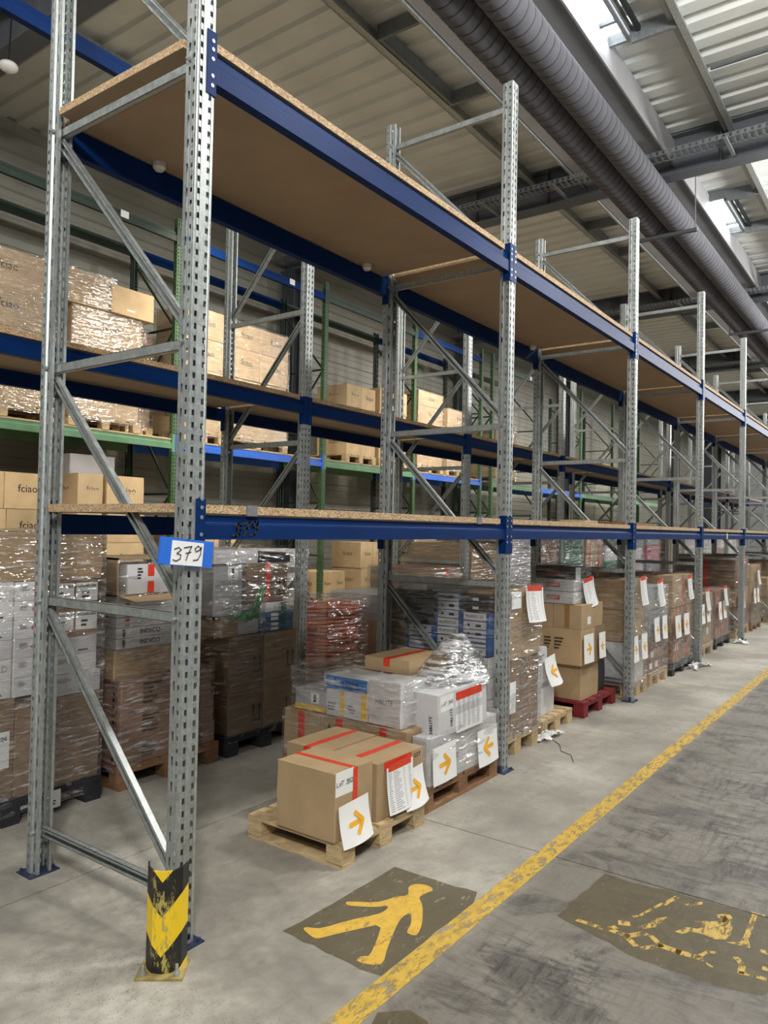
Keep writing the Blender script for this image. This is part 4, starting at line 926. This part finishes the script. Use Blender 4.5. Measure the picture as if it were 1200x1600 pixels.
# open brown carton lying on its side with a white box in it
t = empty('open_carton', (-2.0, 1.2, 1.22), 'open brown carton with flaps lying above the white flat cartons', 'box')
part('shell', MB().box(-2.2, FX-.02, .90, .912, 1.22, 1.46).box(-2.2, FX-.02, 1.46, 1.472, 1.22, 1.46).box(-2.2, FX-.02, .90, 1.472, 1.448, 1.46).box(-2.2, FX-.02, .90, 1.472, 1.22, 1.228), CARD, t); part('flap', MB().add([(FX-.02, .91, 1.22), (FX-.02, 1.3, 1.22), (FX+.12, 1.25, 1.19), (FX+.12, .95, 1.19)], [(0, 1, 2, 3)]).add([(FX-.02, .91, 1.218), (FX-.02, 1.3, 1.218), (FX+.12, 1.25, 1.188), (FX+.12, .95, 1.188)], [(3, 2, 1, 0)]), CARD, t)
q = carton(-2.05, FX+.0, .96, 1.30, 1.23, 1.42, WHITEC, 'white carton with red stripe inside the open brown carton', tape=None); plate_on(q, 'red_stripe', '+x', (FX, 1.14, 1.325), .05, .185, TAPE); lines(q, '+x', (FX, 1.06, 1.36), .05, .08, 4, INK)
film(-2.5, FX, .92, 1.68, .1, .7, 'film round the reddish cartons behind the near frame', FILMH, n=22, seed=43); film(-2.35, FX-.02, .9, 1.52, .69, 1.44, 'film round the white flat cartons', n=18, seed=44)
for r in range(2):
    for c_ in range(2):
        q = carton(-2.4, FX, 1.84+c_*.36, 2.195+c_*.36, .147+r*.36, .505+r*.36, CARD if c_ else CARDD, f'brown carton on the black pallet, {("lower", "upper")[r]} {("left", "right")[c_]} of four', tape=None); up_arrows(q, '+x', (FX, 2.12+c_*.36, .28+r*.36), .11, INK)
film(-2.4, FX, 1.84, 2.56, .1, .865, 'film round the four brown cartons on the black pallet', n=18, seed=45)
T3 = .87
carton(-2.2, FX, 1.76, 1.92, T3, T3+.12, CARD, 'small brown carton at the left end above the four cartons')
for k in range(3): q = carton(-2.2, FX, 2.16, 2.52, T3+k*.075, T3+.073+k*.075, (TEALC, TEALC, WHITEC)[k], f'blue white flat carton, {ORD[k]} from the bottom, above the four brown cartons', flap=False); plate_on(q, 'label_panel', '+x', (FX, 2.30, T3+.036+k*.075), .08, .055, PAPER); plate_on(q, 'green_panel', '+x', (FX, 2.40, T3+.036+k*.075), .06, .06, GREENC)
carton(-2.2, FX-.02, 1.93, 2.15, T3, T3+.13, WHITEC, 'white carton beside the blue white flat cartons')
q = carton(-2.3, FX-.03, 2.02, 2.47, T3+.228, 1.40, CARDD, 'brown carton with red tape stripe high beside the middle post', tape=('vx',)); up_arrows(q, '+x', (FX-.03, 2.40, 1.2), .1, INK)
carton(-2.3, FX-.03, 2.15, 2.5, 1.40, 1.475, BLACKC, 'black flat carton on top of the stack beside the middle post'); carton(-2.3, FX-.03, 1.7, 2.14, 1.40, 1.5, WHITEC, 'white carton on top of the stack beside the middle post')
q = carton(-2.3, FX-.05, 1.72, 2.0, 1.02, 1.395, GREYC, 'grey white carton behind the green hoses'); plate_on(q, 'code_label', '+x', (FX-.05, 1.9, 1.33), .1, .1, PAPER); plate_on(q, 'print', '+x', (FX-.048, 1.9, 1.33), .02, .07, INK)
film(-2.3, FX-.02, 1.7, 2.5, .87, 1.5, 'crumpled film over the upper goods beside the middle post', FILMH, n=22, amp=.02, seed=46)
# green hose bundle
t = empty('hose_bundle', (FX+.02, 1.98, 1.0), 'tangled green hoses wrapped in clear film', 'hose')
rn = random.Random(2)
for k in range(5):
    a0 = rn.uniform(0, .05); pts = []
    for s in range(22):
        th = math.pi+s/21*math.pi*1.1+k*.15; pts.append((FX+.03+.02*math.sin(s*.9+k), 1.97+(.13-.02*k)*math.cos(th), 1.03+(.05-.01*k)*math.sin(th)+.008*math.sin(s*2)))
    part('hose', MB().tube(pts, .007, 6), GREENH, t, True)
for k in range(3): part('hose', MB().tube([(FX+.03, 1.98+.02*k, .98), (FX+.05, 2.02+.03*k, 1.08), (FX+.05, 2.08+.03*k, 1.22)], .007, 6), GREENH, t, True)
film(FX-.03, FX+.05, 1.80, 2.12, .97, 1.28, 'clear bag of film round the green hoses', n=14, amp=.03, seed=47)
# coils of hose on a pallet
pallet(-2.95, -2.1, 3.42, 4.22, WOODD, 'brown pallet under the stacked orange hose coils')
t = empty('hose_coil', (-2.5, 3.8, .146), 'stack of orange hose coils wrapped in film', 'hose coil'); rn = random.Random(5)
for k in range(11):
    z = .175+k*.07; r = .33+rn.uniform(-.02, .02); dx, dy = rn.uniform(-.02, .02), rn.uniform(-.02, .02); pts = []
    mb = MB()
    for j_ in range(2): mb.tube([(-2.5+dx+(r-.0*j_)*math.cos(a), 3.8+dy+r*math.sin(a), z+.036*j_+.008*math.sin(3*a+k)) for a in [2*math.pi*s/36 for s in range(37)]], .018, 6)
    part('coil', mb, COPPER, t, True)
film(-2.86, -2.14, 3.44, 4.16, .1, .98, 'film sleeve round the orange hose coils', FILMH, n=18, amp=.015, seed=48, fn=lambda x, y, z: (-2.5+(x+2.5)*(.86 if abs(y-3.8) > .2 else 1.0), 3.8+(y-3.8)*(.86 if abs(x+2.5) > .2 else 1.0), z))
load('pile left of the second back post', -2.9, -2.0, 4.3, 5.0, R_((.27, 1, B), (.3, 1, B), (.28, 1, G_)), WOODD, 'brown', 51, taped=('vx',)); load('tall pile behind the second back post', -2.9, -2.0, 5.02, 5.7, R_((.4, 1, B), (.4, 1, B), (.3, 1, Dk)), WOODD, 'brown', 52, taped=('vx',))
mm = {'b': B, 'd': Dk, 'r': Rd, 'w': W_, 'g': G_, 'G': (GREENC, 'green and white'), 'P': (PINKC, 'pink'), 'k': (BLACKC, 'black')}
specs = [(5.9, 6.7, 'bbb', .46, 'big plain load behind the blue cartons'), (6.8, 7.7, 'wgww', .36, 'white load behind the tall third stack'), (7.85, 8.5, 'rrrr', .37, 'wrapped reddish load in the middle row'),
         (8.7, 9.5, 'wGGGGG', .26, 'green load in the middle row'), (9.6, 10.4, 'bdbb', .4, 'taped brown load in the middle row'), (10.5, 11.3, 'wGwGwG', .265, 'striped green load above the red pallet'), (11.6, 12.6, 'ggwwg', .32, 'grey wrapped load in the middle row'),
         (12.8, 13.7, 'gPgPg', .33, 'pink banded load in the middle row'), (14.5, 15.4, 'bwbb', .4, 'brown and white load in the middle row'), (15.6, 16.6, 'wgww', .4, 'pale load in the middle row'), (17.35, 18.3, 'wPww', .4, 'white and pink load in the middle row'), (18.5, 19.6, 'bgbw', .4, 'mixed load far down the middle row'), (20.2, 21.3, 'wbww', .4, 'white topped load far down the middle row'), (21.5, 22.7, 'rbrw', .4, 'last visible load of the middle row')]
for i, (ya, yb, s, h, nm_) in enumerate(specs):
    load(nm_, -2.98, -2.0, ya, yb, R_(*[(h, 2, mm[ch]) for ch in s]), WOODD, 'brown', 60+i, taped=('vx',) if s == 'bdbb' else None, filmmat_=FILMH if s[0] in 'wgr' else None)
t = empty('cardboard_tubes', (-2.1, 6.85, 1.3), 'bundle of pale cardboard tubes lying above the big plain load', 'tubes')
for k in range(3):
    y_, z_ = 6.55+.1*k, 1.595-.0*k; mb = MB(); ro, ri = .06, .047; n_ = 20
    vs = [(x, y_+.03+r*math.cos(2*math.pi*s/n_), z_+r*math.sin(2*math.pi*s/n_)) for x in (-2.9, -1.9) for r in (ro, ri) for s in range(n_)]
    fs = []
    for s in range(n_):
        s2 = (s+1) % n_; fs += [(s, s2, 2*n_+s2, 2*n_+s), (n_+s, 3*n_+s, 3*n_+s2, n_+s2), (2*n_+s, 2*n_+s2, 3*n_+s2, 3*n_+s), (s, n_+s, n_+s2, s2)]
    part('tube', mb.add(vs, fs), PIPEM, t, True)

# ---- wall row: loads on the floor and on the beam level
WX = -6.0; LB = (CARDL, 'light brown')
def wl(nm, ya, yb, z, rows, pal=True, xdeep=.7, x1=WX, seed=0, filmed=True, writing='fciao'):
    return load(nm, x1-1.0, x1, ya, yb, R_(*rows), WOOD if pal else None, 'pale', seed, filmed, z, .144, 'light brown cartons of the wall row', None, xdeep, writing=writing, pgroup='pallets of the wall row')
wl('open topped stack on the floor by the wall', 3.27, 3.66, 0, [(.43, 1, LB)]*5, seed=101, filmed=False); wl('lettered stack on the floor by the wall', 3.68, 4.28, 0, [(.43, 1, LB)]*5, seed=102, filmed=False)
wl('first floor stack by the wall', 1.9, 2.9, 0, [(.42, 2, LB)]*5, seed=103, filmed=False)
wl('low light brown stack behind the hose coils', 7.84, 8.56, 0, [(.46, 2, LB)]*2, seed=104, filmed=False, pal=False); wl('higher light brown stack behind the hose coils', 8.95, 9.75, 0, [(.475, 2, LB)]*3, seed=105, filmed=False, pal=False)
wl('light brown stack left of the green post', 4.9, 6.0, 0, [(.4, 2, LB)]*4, seed=106, filmed=False); wl('wrapped light brown stack by the wall', 10.7, 11.9, 0, [(.45, 2, LB)]*3, seed=107); wl('farther light brown floor stack', 12.1, 13.2, 0, [(.45, 2, LB)]*3, seed=108)
load('white paper goods behind the low stack', -7.0, -6.05, 6.4, 7.6, R_(*[(.13, 2, W_)]*9), WOOD, 'pale', 109, False, group='white cartons by the wall')
ZL = 2.862
wl('first wrapped pallet on the green level', 1.7, 2.96, ZL, [(.44, 2, LB), (.44, 1, LB), (.44, 1, LB), (.44, 1, LB)], seed=111)
wl('second wrapped pallet on the green level', 3.12, 4.14, ZL, [(.45, 1, LB), (.45, 1, LB), (.44, 1, LB)], seed=112)
q = carton(-6.55, -5.98, 3.0, 3.62, ZL+1.486, ZL+1.90, CARDL, 'overhanging wrapped carton crowning the second pallet', 'light brown cartons of the wall row'); q = carton(-6.4, -5.95, 3.63, 4.27, ZL+1.486, ZL+1.84, CARDL, 'skewed narrow carton with white label high on the second pallet'); plate_on(q, 'shipping_label', '+x', (-5.952, 3.92, ZL+1.6), .12, .1, PAPER)
film(-6.55, -5.97, 3.0, 3.7, ZL+1.49, ZL+1.90, 'film over the overhanging cartons crowning the second pallet', FILMH, n=12, seed=131)
q = carton(-6.95, -6.4, 3.4, 4.05, 2.301, 2.56, WHITEC, 'white carton standing behind the open topped stack by the wall')
wl('dark pallet beside the green post', 4.16, 4.6, ZL, [(.45, 1, Dk), (.45, 1, Dk), (.4, 1, Dk)], seed=113, x1=-6.35)
wl('third wrapped pallet, on the blue level', 4.85, 5.6, ZL, [(.45, 1, LB), (.45, 1, LB), (.45, 1, LB), (.42, 1, LB)], seed=114); wl('fourth wrapped pallet, on the blue level', 5.65, 6.95, ZL, [(.45, 1, LB), (.45, 1, LB), (.45, 2, LB), (.38, 2, LB)], seed=115)
wl('unwrapped pallet behind the second green post', 8.45, 9.35, ZL, [(.42, 2, LB), (.42, 2, LB), (.42, 2, LB)], seed=116, filmed=False); wl('fifth pallet on the green level', 9.45, 10.4, ZL, [(.45, 2, LB), (.45, 2, LB), (.45, 2, LB)], seed=117, filmed=False)
wl('sixth wrapped pallet', 10.75, 11.75, ZL, [(.42, 1, LB), (.42, 1, LB), (.38, 1, LB), (.3, 1, LB)], seed=118); wl('seventh wrapped pallet', 11.9, 12.9, ZL, [(.45, 1, LB), (.45, 1, LB), (.4, 1, LB)], seed=119); wl('last wrapped pallet on the wall row level', 14.2, 15.3, ZL, [(.42, 2, LB), (.42, 2, LB), (.4, 1, LB)], seed=120)
# things on the lower front shelf, small
thing('board_offcut', MB().box(-.5, -.25, 4.95, 5.3, 1.757, 1.80), WOOD, (-.4, 5.1, 1.757), 'small pale wood offcut on the lower shelf, second bay', 'wood offcut'); thing('board_offcut', MB().box(-.6, -.2, 6.0, 6.9, 1.757, 1.80), WOODD, (-.4, 6.4, 1.757), 'long flat wood offcut on the lower shelf, third bay', 'wood offcut')
# ---- floor paint
def flat(name, polys, mat, label, cat, z=.0012, group=None, base=None):
    mb = MB()
    for p in polys: n = len(p); mb.add([(x, y, z) for x, y in p], [tuple(range(n))])
    base = base or (polys[0][0][0], polys[0][0][1], 0)
    me = mb.mesh(name, mat, False, base, recalc=False); bm = bmesh.new(); bm.from_mesh(me)
    for f in bm.faces:
        if f.normal.z < 0: f.normal_flip()
    bmesh.ops.triangulate(bm, faces=bm.faces[:]); bm.to_mesh(me); bm.free()
    return put(name, me, None, base, 0, label, cat, group)
flat('walkway_line', [[(.735, -3), (.838, -3), (.84, 1.0), (.842, 40), (.742, 40), (.74, 1.0)]], LINEM, 'long worn yellow line painted along the floor beside the racks', 'floor marking', .0016, base=(.79, 0, 0))
rp = random.Random(3)
def wob(p0, p1, n=8, a=.008): return [(p0[0]+(p1[0]-p0[0])*k/n+rp.uniform(-a, a), p0[1]+(p1[1]-p0[1])*k/n+rp.uniform(-a, a)) for k in range(n)]
flat('pedestrian_patch', [wob((.23, .37), (.705, .355))+wob((.735, .36), (.735, 1.165))+wob((.704, 1.165), (.25, 1.145))+wob((.25, 1.14), (.23, .38))], PATCHM, 'brownish varnished rectangle on the floor under the painted walker', 'floor marking', .0008)
man = [(0.281, 0.717), (0.312, 0.699), (0.408, 0.764), (0.434, 0.827), (0.431, 0.889), (0.468, 0.941), (0.427, 1.01), (0.44, 1.061), (0.501, 1.081), (0.531, 1.058), (0.517, 0.99), (0.518, 0.958), (0.578, 0.897), (0.661, 0.762), (0.683, 0.678), (0.64, 0.68), (0.613, 0.763), (0.563, 0.823), (0.552, 0.774), (0.596, 0.655), (0.697, 0.435), (0.674, 0.406), (0.606, 0.388), (0.598, 0.423), (0.624, 0.443), (0.564, 0.593), (0.518, 0.669), (0.464, 0.571), (0.419, 0.49), (0.37, 0.407), (0.286, 0.432), (0.293, 0.459), (0.343, 0.485), (0.393, 0.61), (0.461, 0.733), (0.454, 0.8)]
def smooth(p, it=1):
    for _ in range(it): p = [q for i in range(len(p)) for q in ((p[i][0]*.75+p[(i+1) % len(p)][0]*.25, p[i][1]*.75+p[(i+1) % len(p)][1]*.25), (p[i][0]*.25+p[(i+1) % len(p)][0]*.75, p[i][1]*.25+p[(i+1) % len(p)][1]*.75))]
    return p
mp = [(375,275),(400,271),(535,277),(600,262),(645,245),(710,240),(715,215),(712,195),(735,180),(760,177),(800,180),(835,192),(848,212),(820,222),(790,235),(770,250),(782,275),(790,300),(790,350),(785,400),(768,440),(750,455),(715,445),(703,432),(730,390),(728,330),(680,352),(650,400),(600,520),(580,605),(530,612),(470,603),(438,590),(445,570),(480,563),(505,565),(545,480),(572,390),(440,420),(330,445),(240,468),(210,470),(165,435),(150,418),(160,408),(200,412),(250,415),(400,370),(540,342),(590,322),(612,292),(530,302),(430,296),(385,292)]
def px2floor(x, y):      # photograph pixel of a floor mark -> floor point
    d = Fw+Rt*((x-600)/FPX)-Up*((y-800)/FPX); k = -CAM.z/d.z; return (CAM.x+d.x*k, CAM.y+d.y*k)
man = [px2floor(430+x/3.4286, 1330+y/3.4286) for x, y in mp]
flat('pedestrian_symbol', [smooth(man)], MANM, 'worn yellow painted walking figure beside the yellow line', 'floor marking', .0016)
def LP(pts): return [px2floor(870+x/3.6364, 1390+y/3.6364) for x, y in pts]
def stroke(pts, w=.012):
    out = []; P = [Vector(p) for p in LP(pts)]
    for a, b in zip(P[:-1], P[1:]):
        d = (b-a).normalized(); n = Vector((-d.y, d.x))*w; e = d*w*.6; out.append([tuple(q) for q in (a-n-e, b-n+e, b+n+e, a+n-e)])
    return out
polys = [LP(q) for q in ([(670,240),(740,215),(800,225),(830,215),(820,195),(780,180),(920,182),(945,165),(905,145),(940,140),(985,145),(1000,165),(975,175),(1000,215),(985,260),(960,285),(900,285),(840,260),(760,240),(710,255)], [(1060,270),(1110,140),(1140,150),(1090,290),(1100,335),(960,300),(1040,300)], [(460,215),(570,165),(630,155),(560,215),(490,228)])]
for st_, w_ in (([(120,175),(270,225),(330,215)], .013), ([(290,225),(400,265),(500,250)], .016), ([(395,270),(445,318)], .013), ([(540,268),(590,320),(490,335)], .012), ([(590,320),(690,355),(810,390)], .018), ([(800,385),(860,355),(900,360)], .009), ([(610,85),(680,45)], .011), ([(740,90),(825,78)], .011), ([(435,155),(470,150),(600,80)], .007), ([(365,190),(400,195)], .02), ([(1020,390),(1055,430),(1045,475),(1120,490),(1180,510)], .012), ([(1165,350),(1200,365)], .012), ([(1180,450),(1215,460)], .014), ([(1110,130),(1180,150)], .006), ([(940,160),(960,180)], .02), ([(820,400),(880,440)], .006)):
    polys += stroke(st_, w_)
flat('forklift_patch', [wob(px2floor(872, 1430), px2floor(942, 1366))+wob(px2floor(942, 1366), px2floor(1072, 1400))+wob(px2floor(1072, 1400), px2floor(1185, 1430))+wob(px2floor(1200, 1434), px2floor(1250, 1470))+wob(px2floor(1240, 1530), px2floor(1180, 1560))+wob(px2floor(1140, 1545), px2floor(1000, 1500))+wob(px2floor(1000, 1500), px2floor(872, 1432))], PATCHM, 'brownish varnished area on the floor under the worn forklift symbol', 'floor marking', .0008)
flat('forklift_symbol', polys, LIFTM, 'mostly worn away yellow forklift symbol in the driving lane', 'floor marking', .0016)
flat('varnish_remnant', [[px2floor(x, y) for x, y in ((590, 1582), (640, 1578), (668, 1596), (680, 1640), (560, 1640))]], PATCHM, 'speckled varnish remnant at the bottom edge beside the yellow line', 'floor marking', .0008)
# ---- film scraps, cable, detector
def scrap(c, r, label, seed):
    rn = random.Random(seed); t = MB()
    for k in range(7):
        a = rn.uniform(0, 6.28); pts = []; L_ = rn.uniform(.5, 1)*r
        for s in range(9): pts.append(Vector((c[0]+math.cos(a)*L_*s/8*.6+rn.uniform(-.02, .02), c[1]+math.sin(a)*L_*s/8+rn.uniform(-.02, .02), .012+.05*abs(math.sin(s*.9+k))*(1-s/9))))
        wd = rn.uniform(.012, .03); vs = []
        for p in pts: vs += [p+Vector((-math.sin(a), math.cos(a), rn.uniform(0, .7)))*wd, p-Vector((-math.sin(a), math.cos(a), -rn.uniform(0, .5)))*wd]
        vs = [(v[0], v[1], max(.003, v[2])) for v in vs]
        t.add(vs, [(2*i, 2*i+1, 2*i+3, 2*i+2) for i in range(8)])
    thing('film_scrap', t, plain('film_scrap_plastic', (226, 228, 226), .25, 0, .04), (c[0], c[1], 0), label, 'plastic scrap', 'film scraps on the floor')
scrap((.03, 8.15), .35, 'bundle of white film scraps on the floor by the fourth post', 1); scrap((-.02, 10.9), .3, 'white film scraps on the floor by the fifth post', 2); scrap((-.1, 3.80), .22, 'torn film tail on the floor before the fourth pallet', 3)
thing('floor_string', MB().tube([(-.1, 3.85, .004), (.05, 3.7, .004), (.12, 3.55, .004), (.22, 3.5, .004), (.3, 3.35, .004)], .0025, 4), BLACKM, (0, 3.7, 0), 'thin dark string lying on the floor before the fourth pallet', 'string')
t = empty('ceiling_detector', (-4.67, 1.6, 5.98), 'round white detector hanging from a black cable at top left', 'detector')
mb = MB(); pr = [(0, .0), (.045, .005), (.08, .03), (.085, .055), (.075, .075), (.04, .085), (0, .09)]
for (r, z) in pr:
    for k in range(20): mb.v.append((-4.67+r*math.cos(k*math.pi/10), 1.6+r*math.sin(k*math.pi/10), 5.93+z))
for i in range(len(pr)-1):
    for k in range(20): mb.f.append((i*20+k, i*20+(k+1) % 20, (i+1)*20+(k+1) % 20, (i+1)*20+k)); mb.m.append(0)
part('dome', mb, WHITEP, t, True); part('cable', MB().tube([(-4.67, 1.6, 6.02), (-4.66, 1.61, 6.5), (-4.67, 1.6, 7.05)], .008, 6), BLACKM, t)
